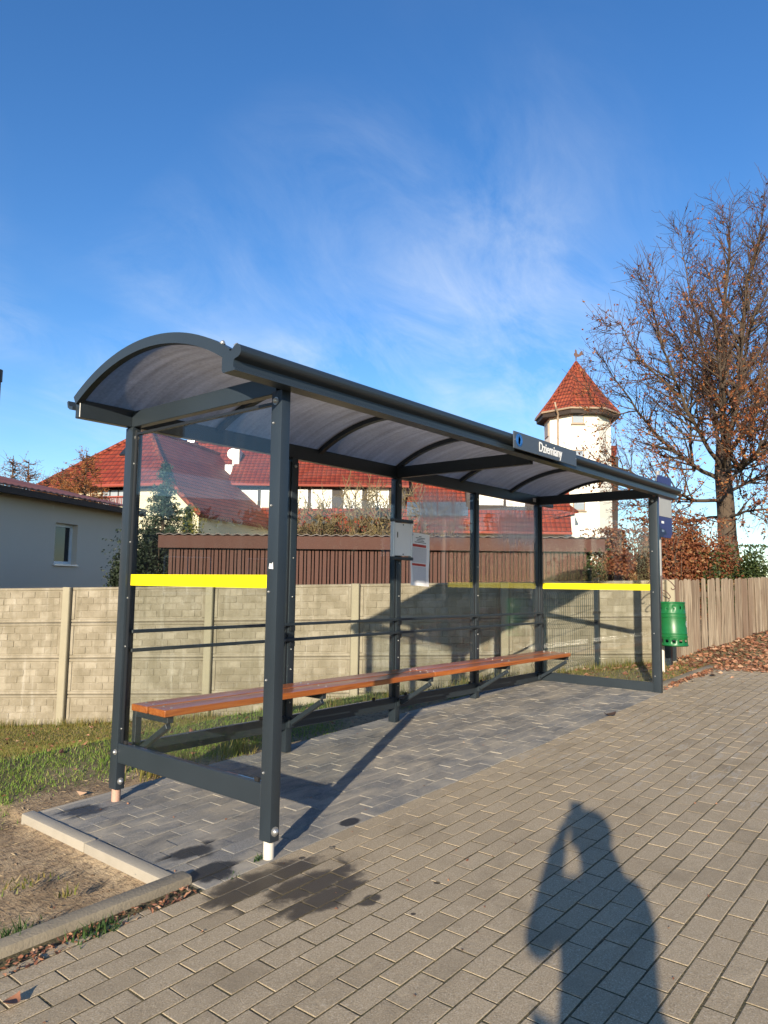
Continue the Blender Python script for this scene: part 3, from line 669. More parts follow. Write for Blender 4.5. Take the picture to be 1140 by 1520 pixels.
def lettering(txt, size, origin, xdir, ydir, m, parent, squeeze=1.0, bold=.0):
    cu = bpy.data.curves.new('lettering', 'FONT'); cu.body = txt; cu.size = size; cu.extrude = .0008; cu.offset = bold; cu.resolution_u = 3
    ob = bpy.data.objects.new('tmp', cu); COL.objects.link(ob); dg = bpy.context.evaluated_depsgraph_get(); dg.update()
    me = bpy.data.meshes.new_from_object(ob.evaluated_get(dg)); bpy.data.objects.remove(ob)
    xdir, ydir = Vector(xdir), Vector(ydir); zd = xdir.cross(ydir); me.transform(Matrix.Diagonal((squeeze, 1, 1, 1)))
    M = Matrix(((xdir.x, ydir.x, zd.x, origin[0]), (xdir.y, ydir.y, zd.y, origin[1]), (xdir.z, ydir.z, zd.z, origin[2]), (0, 0, 0, 1))); me.transform(M)
    me.materials.clear(); me.materials.append(MATS[m]); o = bpy.data.objects.new('lettering', me); COL.objects.link(o); o.parent = parent
    if parent: o.matrix_parent_inverse = Matrix.Translation(-parent.location) if parent.type == 'EMPTY' else parent.matrix_world.inverted()
    return o
lettering('Dziemiany', .105, (SX0+.375, SY-.002, SZ0+.032), (1, 0, 0), (0, 0, 1), 'white_vinyl', sg, .88, .0016)
b = MB().disc((SX0+.012, SY, (SZ0+SZ1)/2), (0, -1, 0), .005, .002, 8); b.disc((SX1-.012, SY, (SZ0+SZ1)/2), (0, -1, 0), .005, .002, 8); b.build('rivet', 'galvanised', sg)
MB().box((L-.12, W+.016, H+.03), (L-.055, W+.0215, H+.075)).build('maker_plate', 'aluminium', sh)
# timetable sheet hung on the glass beside the case
tt = bpy.data.meshes.new('t'); nu, nv = 6, 24; vs = []; x0, x1, z0, z1, yy = 2.925, 3.225, 1.10, 1.60, W+.016
tb = MB()
for side in (0, 1):
    for j in range(nv+1):
        for i in range(nu+1):
            u, v = i/nu, j/nv
            vs.append((x0+(x1-x0)*u, yy - .0012*side - (.014*(1-v)**2*math.sin(3.3*u+.4) + .004*math.sin(9*v+u*2)*(1-v)), z1-(z1-z0)*(1-v)*1.0 if 0 else z0+(z1-z0)*v - .012*u))
q = (nu+1); N1 = q*(nv+1)
tb.add(vs, [(s_*N1+j*q+i, s_*N1+j*q+i+1, s_*N1+(j+1)*q+i+1, s_*N1+(j+1)*q+i) for s_ in (0, 1) for j in range(nv) for i in range(nu)])
ts = tag(tb.build('timetable_sheet', 'sheet_paper', smooth=True), 'tall white paper timetable with red headings taped to glass beside notice case', 'notice')
def sheet_patch(b, u0, u1, v0, v1, nseg=6):
    nu_ = max(1, int((u1-u0)/.06)); V_ = []
    for j in range(nseg+1):
        for i in range(nu_+1):
            u = u0+(u1-u0)*i/nu_; v = v0+(v1-v0)*j/nseg; V_.append((x0+(x1-x0)*u, yy-.0030-(.014*(1-v)**2*math.sin(3.3*u+.4)+.004*math.sin(9*v+u*2)*(1-v)), z0+(z1-z0)*v-.012*u))
    k_ = nu_+1; b.add(V_, [(j*k_+i, j*k_+i+1, (j+1)*k_+i+1, (j+1)*k_+i) for j in range(nseg) for i in range(nu_)])
b = MB(); sheet_patch(b, .07, .80, .735, .785, 2); sheet_patch(b, .07, .80, .375, .42, 2); b.build('heading_bar', 'print_red', ts)
b = MB()
for (va, vb) in ((.44, .725), (.06, .365)):
    k_ = 0
    for i in range(15):
        u = .09+.70*i/14; sheet_patch(b, u, u+.026, va, vb, 8)
b.build('timetable_grid', 'print_grey', ts)
b = MB()
for i, (u, wd) in enumerate(((.42, .14), (.25, .5), (.33, .32), (.30, .4), (.2, .6))): sheet_patch(b, u, u+wd, .93-.028*i, .942-.028*i, 1)
sheet_patch(b, .06, .12, .94, .975, 1); b.build('heading_text', 'print_dark', ts)

# ------------------------------------------------------------------ concrete fence
def FP(s, off=0.0, z=0.0): v = F0+FU*s+FN*off; return Vector((v.x, v.y, z))
def ftop(s): return 1.0+.053*s
FE = FU.normalized(); e1 = Vector((FE.x, FE.y, .053/FL)); fn3 = Vector((FN.x, FN.y, 0))
cfence = thing('concrete_fence', FP(2, 0, zfence(2)), 'pale concrete slab fence cast to look like blockwork, behind the shelter', 'fence')
SLAB = .503
for i in range(-2, 6):
    s = float(i) if i < 5 else 4.085; zt = ftop(s) + .004
    if i == 5: s = 4.085
    if i == 4: s = 3.998
    b = MB(); a = FP(s, .035); w2 = .057
    prof = [(-w2, -.06), (w2, -.06), (w2, .035), (w2-.012, .052), (-w2+.012, .052), (-w2, .035)]
    if i == 4: continue
    b.prism(prof, Vector((a.x, a.y, zfence(s)-.4)), Vector((FE.x, FE.y, 0)), fn3, Vector((0, 0, 1)), zt-zfence(s)+.4)
    b.build('fence_post', 'concrete_post', cfence, .004)
def slab(s0, s1, row):
    """one cast slab: flat border with rows of block faces"""
    b = MB(); a = FP(s0); Ls = (s1-s0)*FL - .12; o0 = Vector((a.x, a.y, 0)) + Vector((FE.x, FE.y, 0))*.06
    def pt(u, w_, n): return Vector((o0.x+FE.x*u+fn3.x*n, o0.y+FE.y*u+fn3.y*n, ftop(s0)+e1.z*u - SLAB*row - w_))
    def bx(u0, u1, w0, w1, n0, n1, c=0.0, j=0):
        P8 = [pt(u0, w1, n0), pt(u1, w1, n0), pt(u1, w1, n1), pt(u0, w1, n1), pt(u0, w0, n0), pt(u1, w0, n0), pt(u1, w0, n1), pt(u0, w0, n1)]
        if c:
            P8[2] = pt(u1-c, w1-c, n1+j); P8[3] = pt(u0+c, w1-c, n1-j); P8[6] = pt(u1-c, w0+c, n1+j*.5); P8[7] = pt(u0+c, w0+c, n1)
        b.hexa(P8)
    bx(0, Ls, .0, SLAB-.006, -.045, 0.0)
    bd = .05; bx(0, Ls, .002, bd*.8, .0005, .013, .006); bx(0, Ls, SLAB-bd*1.0, SLAB-.010, .0005, .013, .006); bx(0, bd, bd*.8+.001, SLAB-bd-.001, .0005, .013, .006); bx(Ls-bd, Ls, bd*.8+.001, SLAB-bd-.001, .0005, .013, .006)
    rows = 4; h = (SLAB-bd*1.8-.03)/rows; bl = .183
    for r in range(rows):
        u = bd+.012 - (bl*.5 if (r+row) % 2 else 0) - random.uniform(0, .02)
        while u < Ls-bd-.012:
            u0, u1 = max(u, bd+.010)+.005, min(u+bl, Ls-bd-.010)-.005
            if u1-u0 > .03: bx(u0, u1, bd*.8+.013+h*r+.004, bd*.8+.013+h*(r+1)-.004, .0005, random.uniform(.004, .009), .006, random.uniform(-.003, .003))
            u += bl
    return b.build('fence_slab', 'fence_slab', cfence)
for i in range(-2, 4):
    for r in range(4):
        if ftop(i+.5)-SLAB*r > zfence(i+.5)-.05 or r < 3: slab(i, i+1 if i < 3 else 4.085, r)

# wire mesh panel and its steel post, closing the gap to the fence
pw = FP(3.60, .10); pz = height(pw.x, pw.y); wf = thing('wire_mesh_fence', (pw.x, pw.y, pz), 'narrow dark green welded wire panel with one square steel post beside the shelter', 'fence')
b = MB().box((pw.x-.03, pw.y-.03, pz-.2), (pw.x+.03, pw.y+.03, 1.22)); b.box((pw.x-.034, pw.y-.034, 1.22), (pw.x+.034, pw.y+.034, 1.235)); b.build('fence_post', 'anthracite', wf, .003)
pa = Vector((pw.x-.02, pw.y+.02, 0)); pb = Vector((5.66, 1.62, 0)); d = pb-pa; n_ = 29; b = MB(); side = Vector((d.y, -d.x, 0)).normalized()
zb0, zt0 = .07, 1.12
def fold(z): 
    for zc in (.14, .62, 1.05):
        k_ = abs(z-zc)
        if k_ < .05: return (.05-k_)*.8
    return 0
zs = [zb0, .09, .14, .19, .57, .62, .67, 1.0, 1.05, 1.10, zt0]
for i in range(n_):
    a = pa+d*(i/(n_-1)); b.tube([Vector((a.x, a.y, z))+side*fold(z) for z in zs], .0026, 4)
for z in (.14, .33, .62, .85, 1.05): b.tube([Vector((pa.x, pa.y, z))+side*(fold(z)+.004), Vector((pb.x, pb.y, z))+side*(fold(z)+.004)], .003, 4)
b.build('mesh_panel', 'mesh_fence', wf)
b = MB(); 
for z in (.35, .75): b.box((pw.x-.036, pw.y-.036, z), (pw.x+.036, pw.y+.036, z+.03))
b.build('clamp', 'black_rubber', wf)

# ------------------------------------------------------------------ wooden fence
wd = thing('wooden_fence', (G0.x, G0.y, zwood(0)), 'weathered paling fence of upright grey brown planks along leaf covered bank', 'fence')
q = 0.02; pn = 0
gn3 = Vector((GN.x, GN.y, 0)); gu3 = Vector((GU.x, GU.y, 0))
while q < 5.2:
    wp = random.uniform(.055, .08); a = G0+GU*(q+wp/2); lean = random.gauss(0, .012) + (.02 if 1.0 < q < 1.35 else 0); th = random.uniform(.011, .016); tilt = random.uniform(-.06, .06)
    zb, zt = zwood(q)-.10, 1.222+.03*q+random.uniform(-.012, .012); hw = wp/2; ux = (gu3*math.cos(tilt)+gn3*math.sin(tilt))
    b = MB(); base = Vector((a.x, a.y, zb)); up = (Vector((0, 0, 1))+gu3*lean).normalized(); hh = zt-zb
    pr = [(-hw, 0), (hw, 0), (hw, hh-.025), (hw*.55, hh-.004), (0, hh), (-hw*.55, hh-.004), (-hw, hh-.025)]
    b.prism(pr, base - gn3*(th/2+random.choice((0, .007, .014))), ux, up, gn3, th).build('plank', 'plank_wood', wd, .002)
    q += wp + random.uniform(.004, .014); pn += 1
b = MB()
for hz in (.30, .85): b.bar(Vector((G0.x, G0.y, zwood(.2)+hz))-gn3*.03, Vector((G0.x+GU.x*5.2, G0.y+GU.y*5.2, zwood(.2)+hz+.2))-gn3*.03, .03, .07)
b.build('fence_rail', 'bark_dark', wd)

# ------------------------------------------------------------------ stop sign on its pole, bin, iron hook
sp = at(983, 990, 9.35); gz = height(sp.x, sp.y); st = thing('bus_stop_sign', (sp.x, sp.y, gz), 'grey pole carrying a narrow blue bus stop board with timetable panel', 'sign')
b = MB().tube([(sp.x, sp.y, gz-.1), (sp.x, sp.y, gz+.42)], .033, 14).build('pole_sleeve', 'pvc_white', st, smooth=True)
b = MB().tube([(sp.x, sp.y, gz-.1), (sp.x, sp.y, gz+2.56)], .026, 14).build('pole', 'pole_grey', st, smooth=True)
bd_ = (FH*.74+RT*.67).normalized(); bn = Vector((bd_.y, -bd_.x, 0))      # board lies close to the line of sight
o0 = Vector((sp.x, sp.y, 0))+bn*.032
def board(u0, u1, z0_, z1_, n0, n1, cut=0):
    pr = [(u0, z0_), (u1-cut, z0_), (u1, z0_+cut), (u1, z1_), (u0, z1_)]
    return MB().prism(pr, o0+bn*n0, bd_, Vector((0, 0, 1)), bn, n1-n0)
zt = gz+2.50
sb = board(-.10, .34, zt-.80, zt, 0, .012, .06).build('sign_board', 'sign_blue', st, .002)
pbr('panel_grey', (.36, .36, .34), .5, .12, 14); board(-.085, .32, zt-.53, zt-.16, .0125, .016).build('timetable_panel', 'panel_grey', sb)
board(-.07, .30, zt-.30, zt-.24, .0165, .018).build('printed_band', 'print_dark', sb)
b = board(-.02, .06, zt-.62, zt-.59, .0125, .014); bb = board(-.02, .06, zt-.73, zt-.70, .0125, .014); b.add(bb.v, bb.f); b.build('printed_word', 'white_vinyl', sb)
# scrolled iron hook on the pole
b = MB(); hz = gz+1.11
for sgn in (-1, 1):
    for (k_, sc, dz_) in ((0, 1.0, 0.0), (1, .6, -.13)):
        pts = []
        for i in range(22):
            t = i/21; a = t*4.6; rr = .075*sc*(1-.62*t); cx = sgn*(.03+.13*sc*min(1, t*2.2)); pts.append(Vector((sp.x, sp.y, hz+dz_))+RT*(cx+sgn*rr*math.sin(a)*.7)+Vector((0, 0, rr*math.cos(a)-.05*t)))
        b.tube(pts, .006, 6)
b.tube([Vector((sp.x, sp.y, hz+.10))-FH*.035, Vector((sp.x, sp.y, hz-.45))-FH*.035], .007, 6)
for i in range(6): b.bar(Vector((sp.x, sp.y, hz-.05-.06*i))-FH*.035, Vector((sp.x, sp.y, hz-.08-.06*i))-FH*.035+RT*.05*(1 if i % 2 else -1), .01, .006)
b.build('scroll_hook', 'rust_iron', st, smooth=True)
# bin
bp = at(998.5, 924, 9.15); bz0 = bp.z-.285; bt = .54
bin_ = thing('litter_bin', (bp.x, bp.y, bz0), 'round green metal litter bin with punched holes hanging beside the sign pole', 'litter bin')
tl_ = RT*.03; br = .160; n = 48
def ring(t, r): c = Vector((bp.x, bp.y, bz0))+Vector((0, 0, bt*t)) - tl_*(t-.5)*1.0; return [c+RT*(r*math.cos(2*math.pi*j/n))+FH*(r*math.sin(2*math.pi*j/n)) for j in range(n)]
lev = [(0, br), (.02, br+.005), (.04, br), (.085, br), (.15, br), (.19, br), (.20, br+.006), (.22, br+.006), (.23, br), (.275, br), (.285, br+.005), (.30, br), (.64, br), (.65, br+.006), (.67, br+.006), (.68, br), (.73, br), (.74, br+.005), (.755, br), (.84, br), (.91, br), (.965, br), (.98, br+.006), (1.0, br+.004)]
def strip(la, lb, skip=None):
    b = MB(); vs = [];
    for t, r in lev[la:lb+1]: vs += ring(t, r)
    fs = []
    for i in range(lb-la):
        for j in range(n):
            if skip and skip(la+i, j): continue
            fs.append((i*n+j, i*n+(j+1) % n, (i+1)*n+(j+1) % n, (i+1)*n+j))
    return b.add(vs, fs)
def holes(l, j): return (l == 3 and j % 4 in (0, 1)) or (l == 19 and j % 4 == 2)
o = strip(0, len(lev)-1, holes).build('bin_body', 'bin_green', bin_, smooth=True)
md = o.modifiers.new('thick', 'SOLIDIFY'); md.thickness = .004; md.offset = -1
b = MB(); vs = ring(.03, br-.006); b.add(vs, [tuple(range(n))]); b.build('bin_floor', 'bin_dark', bin_)
ps = Vector((bp.x, bp.y, bz0+.34)); d_ = (Vector((sp.x, sp.y, 0))-Vector((bp.x, bp.y, 0))).normalized()
b = MB()
for hz_ in (.12, .44): b.bar(Vector((bp.x, bp.y, bz0+hz_))+d_*(br+.005), Vector((sp.x, sp.y, bz0+hz_)), .03, .012)
b.build('bin_bracket', 'anthracite', bin_)
# white emblem ring on the bin, wrapped round the drum
b = MB()
for k_ in range(20):
    qv = []
    for dk, rr in ((0, .03), (1, .03), (1, .042), (0, .042)):
        a = 2*math.pi*(k_+dk)/20; ang = R(-28)+rr*math.cos(a)/br; t = .50+rr*math.sin(a)/bt
        c = Vector((bp.x, bp.y, bz0+bt*t))-tl_*(t-.5); qv.append(c+(RT*math.cos(ang)+FH*math.sin(ang))*(br+.002))
    b.add(qv, [(0, 1, 2, 3)])
for k_ in range(3):
    qv = []
    for du, dv in ((-.016, -.012), (.014, -.016), (.0, .018)):
        a = R(120*k_); u = du*math.cos(a)-dv*math.sin(a); v = du*math.sin(a)+dv*math.cos(a); ang = R(-28)+u/br; t = .50+v/bt
        c = Vector((bp.x, bp.y, bz0+bt*t))-tl_*(t-.5); qv.append(c+(RT*math.cos(ang)+FH*math.sin(ang))*(br+.0025))
    b.add(qv, [(0, 1, 2)])
b.build('bin_emblem', 'white_vinyl', bin_)
# dark square stub standing in for the shadow behind the bin
sq = at(993, 983, 9.75); zq = height(sq.x, sq.y)
b = MB().box((sq.x-.04, sq.y-.04, zq-.2), (sq.x+.04, sq.y+.04, zq+.62)); b.box((sq.x-.045, sq.y-.045, zq+.62), (sq.x+.045, sq.y+.045, zq+.635))
o = b.build('shadow_stub', 'anthracite', bevel=.003); tag(o, 'short dark square upright standing in for the shadow below the green bin', 'post')
# ------------------------------------------------------------------ brown metal shed behind the fence
def lin(pxa, pxb, Da, Db):
    a = at(pxa, 830, Da); b = at(pxb, 830, Db); a.z = b.z = 0; return a, b
sA, sB = lin(250, 873, 12.75, 12.25); su = (sB-sA).normalized(); sn = Vector((su.y, -su.x, 0))
if sn.dot(FH) > 0: sn = -sn
zf1 = at(560, 797, 12.4).z; zf0 = at(560, 816, 12.4).z; sl_ = (sB-sA).length; gz = -.75
shed = thing('metal_shed', ((sA+sB)/2).to_tuple()[:2]+(gz,), 'long brown corrugated metal shed behind the concrete fence', 'shed')
b = MB(); x = 0.004; pk = lambda u, n, z: Vector((sA.x, sA.y, 0))+su*u+sn*n+Vector((0, 0, z))
while x < sl_-.05:          # alternating wide and narrow folded metal strips with open shadow gaps
    for wd_, gp_ in ((.062, .020), (.034, .020)):
        if x+wd_ > sl_: break
        dn = random.uniform(-.003, .003)
        b.hexa([pk(x, .0+dn, gz), pk(x+wd_, .0+dn, gz), pk(x+wd_, -.028, gz), pk(x, -.028, gz), pk(x, dn, zf0+.004), pk(x+wd_, dn, zf0+.004), pk(x+wd_, -.028, zf0+.004), pk(x, -.028, zf0+.004)]); x += wd_+gp_
b.build('wall', 'shed_brown', shed)
b = MB()
c = lambda u, n, z: Vector((sA.x, sA.y, 0))+su*u+sn*n+Vector((0, 0, z))
b.hexa([c(0, -.07, gz), c(sl_, -.07, gz), c(sl_, -4, gz), c(0, -4, gz), c(0, -.07, zf0), c(sl_, -.07, zf0), c(sl_, -4, zf0-.1), c(0, -4, zf0-.1)]); b.build('dark_backing', 'fascia_wood', shed)  # dark backing behind the strips, coloured so the gaps read as shade
b = MB(); b.hexa([c(-.16, .10, zf0), c(sl_+.26, .10, zf0), c(sl_+.26, .075, zf0), c(-.16, .075, zf0), c(-.16, .10, zf1), c(sl_+.26, .10, zf1), c(sl_+.26, .075, zf1), c(-.16, .075, zf1)])
b.hexa([c(-.16, .074, zf0), c(-.135, .074, zf0), c(-.135, -4.1, zf0-.12), c(-.16, -4.1, zf0-.12), c(-.16, .074, zf1), c(-.135, .074, zf1), c(-.135, -4.1, zf1-.12), c(-.16, -4.1, zf1-.12)])
b.hexa([c(sl_+.235, .074, zf0), c(sl_+.26, .074, zf0), c(sl_+.26, -4.1, zf0-.12), c(sl_+.235, -4.1, zf0-.12), c(sl_+.235, .074, zf1), c(sl_+.26, .074, zf1), c(sl_+.26, -4.1, zf1-.12), c(sl_+.235, -4.1, zf1-.12)])
b.hexa([c(-.13, .07, zf0+.01), c(sl_+.23, .07, zf0+.01), c(sl_+.23, -.06, zf0+.01), c(-.13, -.06, zf0+.01), c(-.13, .07, zf0+.03), c(sl_+.23, .07, zf0+.03), c(sl_+.23, -.06, zf0+.03), c(-.13, -.06, zf0+.03)])
b.build('fascia', 'shed_fascia', shed)
b = MB(); vs = []; nseg = int((sl_+.5)/.02)
for i in range(nseg+1):
    u = -.19+(sl_+.48)*i/nseg; hz = .012*math.sin(2*math.pi*u/.172)
    for (n_, zz) in ((.135, zf1+.012), (-4.2, zf1-.14), (-4.2, zf1-.125), (.135, zf1+.027)): q = c(u, n_, zz+hz); vs.append(q)
b.add(vs, [(4*i+j, 4*i+4+j, 4*i+4+(j+1) % 4, 4*i+(j+1) % 4) for i in range(nseg) for j in range(4)]); b.build('roof', 'shed_roof', shed)

# ------------------------------------------------------------------ windows for the houses
def window(parent, c0, ux, nrm, w_, h_, frame='window_frame', pane_m='pane_dark', fr=.06, mull=1, sill=True, t=.05, proud=.0):
    """c0 lower-left corner on the wall face; frame stands just proud of it"""
    c0, ux, nrm = Vector(c0), Vector(ux).normalized(), Vector(nrm).normalized(); uz = Vector((0, 0, 1)); c0 = c0+nrm*proud
    def bx(b, u0, u1, v0, v1, n0, n1): b.obox(c0+ux*(u0+u1)/2+uz*(v0+v1)/2+nrm*(n0+n1)/2, ux*(u1-u0)/2, nrm*(n1-n0)/2, uz*(v1-v0)/2)
    b = MB(); bx(b, 0, fr, 0, h_, .002, t); bx(b, w_-fr, w_, 0, h_, .002, t); bx(b, fr, w_-fr, 0, fr, .002, t); bx(b, fr, w_-fr, h_-fr, h_, .002, t)
    for i in range(1, mull): bx(b, w_*i/mull-fr*.5, w_*i/mull+fr*.5, fr, h_-fr, .002, t)
    o = b.build('window', frame, parent)
    b = MB(); bx(b, fr*.9, w_-fr*.9, fr*.9, h_-fr*.9, .001, t*.5); b.build('pane', pane_m, o)
    if sill: b = MB(); bx(b, -.06, w_+.06, -.06, -.005, .002, t+.08); b.build('sill', frame if frame != 'window_frame' else 'aluminium', o)
    return o

# ------------------------------------------------------------------ grey neighbour house on the left
lat1 = (187-570)/FPX*19.5; wdir = (RT*.9+FH*4).normalized(); wn = Vector((wdir.y, -wdir.x, 0))
if wn.dot(RT) < 0: wn = -wn
E1 = cf(lat1, 19.5); ez = at(185, 764, 19.5).z; LW = 11.0
gh = thing('grey_house', (E1-wdir*5).to_tuple()[:2]+(-1.2,), 'low grey rendered house with brown metal roof and one white window', 'house')
c = lambda u, n, z: Vector((E1.x, E1.y, 0))-wdir*u+wn*n+Vector((0, 0, z))     # u measured back towards the camera
def wbox(b, u0, u1, n0, n1, z0, z1): b.hexa([c(u1, n1, z0), c(u0, n1, z0), c(u0, n0, z0), c(u1, n0, z0), c(u1, n1, z1), c(u0, n1, z1), c(u0, n0, z1), c(u1, n0, z1)])
def du(px):   # distance back from E1 at which a column of the photograph meets the wall
    k_ = (px-570)/FPX; s_ = .9/4; D = (lat1-19.5*s_)/(k_-s_); return (19.5-D)*math.sqrt(1+s_*s_)
u0w, u1w = du(115), du(82); z0w = at(98, 838, 17.0).z; z1w = at(98, 777, 17.0).z
b = MB(); wbox(b, 0, u0w, 0, -.35, -2, ez+.05); wbox(b, u1w, LW, 0, -.35, -2, ez+.05); wbox(b, u0w, u1w, 0, -.35, -2, z0w); wbox(b, u0w, u1w, 0, -.35, z1w, ez+.05)
wbox(b, 0, .35, -.351, -6, -2, ez+.05); wbox(b, LW-.35, LW, -.351, -6, -2, ez+.05); b.build('wall', 'render_grey', gh)
window(gh, c(u1w, -.20, z0w), wdir, wn, u1w-u0w, z1w-z0w, fr=.075, mull=1, sill=False, t=.06)
b = MB(); wbox(b, u0w-.03, u1w+.03, .05, -.19, z0w-.03, z0w+.005); b.build('sill', 'aluminium', gh)
b = MB(); vs = []; ns = int((LW+.6)/.05)
for i in range(ns+1):
    u = -.3+(LW+.6)*i/ns; hz = .012*math.sin(2*math.pi*u/.2)
    for n_, zz in ((.42, ez+.12), (-6.2, ez+1.56), (-6.2, ez+1.59), (.42, ez+.15)): vs.append(c(u, n_, zz+hz))
b.add(vs, [(4*i+j, 4*i+4+j, 4*i+4+(j+1) % 4, 4*i+(j+1) % 4) for i in range(ns) for j in range(4)]); b.build('roof', 'grey_roof', gh)
b = MB(); wbox(b, -.28, LW+.2, .40, .30, ez-.03, ez+.105); wbox(b, -.26, LW+.2, .299, .001, ez+.03, ez+.06); b.build('eave_board', 'fascia_wood', gh)
b = MB(); g_ = c(-.12, .18, 0); b.tube([(g_.x, g_.y, ez-.5), (g_.x, g_.y, ez-.62)], .05, 8); b.bar(c(.05, .02, ez-.5), c(-.05, .3, ez-.5), .03, .03); b.box((g_.x-.05, g_.y-.05, ez-.68), (g_.x+.05, g_.y+.05, ez-.55)); b.build('wall_lamp', 'black_rubber', gh)
ch = at(-6, 590, 16.5); b = MB().tube([(ch.x, ch.y, ez), (ch.x, ch.y, at(0, 566, 16.5).z)], .085, 12); b.tube([(ch.x, ch.y, at(0, 566, 16.5).z), (ch.x, ch.y, at(0, 549, 16.5).z)], .11, 12); b.build('flue_pipe', 'anthracite_dark', gh, smooth=True)

# ------------------------------------------------------------------ big house with red tile roofs
hs_ = thing('red_roofed_house', cf(0, 38, -.8), 'large cream house with steep red tiled roofs and a long dormer', 'house')
DE, DR = 35.6, 40.0; zR = at(600, 660, DR).z; zE = at(600, 787, DE).z; mR = (zR-zE)/(DR-DE)
def on_roof(px, py):
    k_ = (at(px, py, 1.0).z-CAM.z); D = (zE-DE*mR-CAM.z)/(k_-mR); return at(px, py, D)
def lt(px, D): return (px-570)/FPX*D
LA = -13.0; LB = lt(919, DR)
b = MB().slab([cf(LA, DE, zE), cf(lt(850, DE), DE, zE), cf(lt(846, 37.8), 37.8, zE+mR*(37.8-DE)), cf(lt(846, DR), DR, zR), cf(LA, DR, zR)], .12); b.slab([cf(LB, DR+.02, zR), cf(LA, DR+.02, zR), cf(LA, DR+5, zE), cf(LB, DR+5, zE)], .12); b.slab([cf(lt(880, DR-.8), DR-.8, zR-.5), cf(lt(919, DR-.8), DR-.8, zR-.5), cf(lt(919, DR), DR, zR+.02), cf(lt(880, DR), DR, zR+.02)], .12)
b.build('roof', 'tile_red', hs_, uv=True)
b = MB().tube([cf(LA, DR+.01, zR+.0), cf(LB, DR+.01, zR+.0)], .11, 8); b.build('ridge_tile', 'tile_tower', hs_, uv=True)
b = MB(); b.hexa([cf(LA+.3, DE+.55, -2), cf(lt(844, DE), DE+.55, -2), cf(lt(844, DE), DR+4, -2), cf(LA+.3, DR+4, -2), cf(LA+.3, DE+.55, zE+.45), cf(lt(844, DE), DE+.55, zE+.45), cf(lt(844, DE), DR+4, zE+.45), cf(LA+.3, DR+4, zE+.45)]); b.build('wall', 'render_white', hs_)
b = MB(); b.hexa([cf(lt(885, DR), DR-.5, -2), cf(lt(910, DR), DR-.5, -2), cf(lt(910, DR), DR+4, -2), cf(lt(885, DR), DR+4, -2), cf(lt(885, DR), DR-.5, zR-.6), cf(lt(917, DR), DR-.5, zR-.6), cf(lt(917, DR), DR+4, zE), cf(lt(885, DR), DR+4, zE)]); b.build('gable_wall', 'fascia_wood', hs_)
b = MB().tube([cf(LA, DE-.06, zE-.05), cf(lt(850, DE), DE-.06, zE-.05)], .07, 8); b.build('gutter', 'gutter_red', hs_, smooth=True)
def dormer(px0, px1, yg, yb, wins, pane_m, wall_m):
    Dw = 36.6; a, c_ = lt(px0, Dw), lt(px1, Dw); pc = (px0+px1)/2
    zg = at(pc, yg, Dw-.35).z; zb = at(pc, yb, Dw).z-.25
    b = MB().slab([cf(a-.15, Dw-.35, zg), cf(c_+.15, Dw-.35, zg), cf(c_+.15, DR-.15, zR-.02), cf(a-.15, DR-.15, zR-.02)], .10); b.build('roof', 'tile_red', hs_, uv=True)
    b = MB(); b.hexa([cf(a, Dw, zb), cf(c_, Dw, zb), cf(c_, DR-.4, zb), cf(a, DR-.4, zb), cf(a, Dw, zg+.12), cf(c_, Dw, zg+.12), cf(c_, DR-.4, zR-.25), cf(a, DR-.4, zR-.25)]); dw = b.build('dormer', wall_m, hs_)
    MB().tube([cf(a-.15, Dw-.42, zg-.06), cf(c_+.15, Dw-.42, zg-.06)], .065, 8).build('gutter', 'gutter_red', hs_, smooth=True)
    for (p0, p1, y0, y1) in wins:
        z0, z1 = at((p0+p1)/2, y1, Dw).z, at((p0+p1)/2, y0, Dw).z; l0, l1 = lt(p0, Dw), lt(p1, Dw)
        window(hs_, cf(l0, Dw, z0), RT, -FH, l1-l0, z1-z0, pane_m=pane_m, fr=.07, mull=2 if p1-p0 > 26 else 1, sill=False)
dormer(341, 602, 719, 757, [(357, 381, 728, 756), (386, 409, 728, 756), (414, 434, 727, 756), (437, 456, 727, 756), (461, 492, 726, 755), (508, 537, 726, 755), (545, 577, 725, 754)], 'blind_white', 'dark_cladding')
dormer(693, 803, 706, 752, [(708, 748, 716, 750), (752, 780, 718, 752)], 'blind_white', 'dark_cladding')
# solar strip, snow guards
def roof_quad(px0, px1, y0, y1, lift, th, name, m):
    P4 = [on_roof(px0, y1), on_roof(px1, y1), on_roof(px1, y0), on_roof(px0, y0)]; up = Vector((0, 0, 1))
    nr = (P4[1]-P4[0]).cross(P4[3]-P4[0]).normalized(); P4 = [p_+nr*(lift+th) for p_ in P4]; return MB().slab(P4, th).build(name, m, hs_)
for i in range(4): roof_quad(604+23*i, 604+23*i+21.5, 747, 767, .05, .04, 'solar_panel', 'solar')
def guard(px0, px1, py, h=.2):
    a, c_ = on_roof(px0, py), on_roof(px1, py); n_ = -FH*.6+Vector((0, 0, .8)); b = MB()
    for k_ in (.04, .12, .2): b.bar(a+n_*k_*(h/.2)+Vector((0, 0, .03)), c_+n_*k_*(h/.2)+Vector((0, 0, .03)), .03, .03)
    m_ = int((c_-a).length/.16)
    for i in range(m_+1): q_ = a.lerp(c_, i/m_)+Vector((0, 0, .03)); b.bar(q_, q_+n_*h*1.05, .02, .03)
    b.build('snow_guard', 'orange_tile', hs_)
guard(612, 698, 779); guard(318, 384, 779); guard(444, 480, 766)
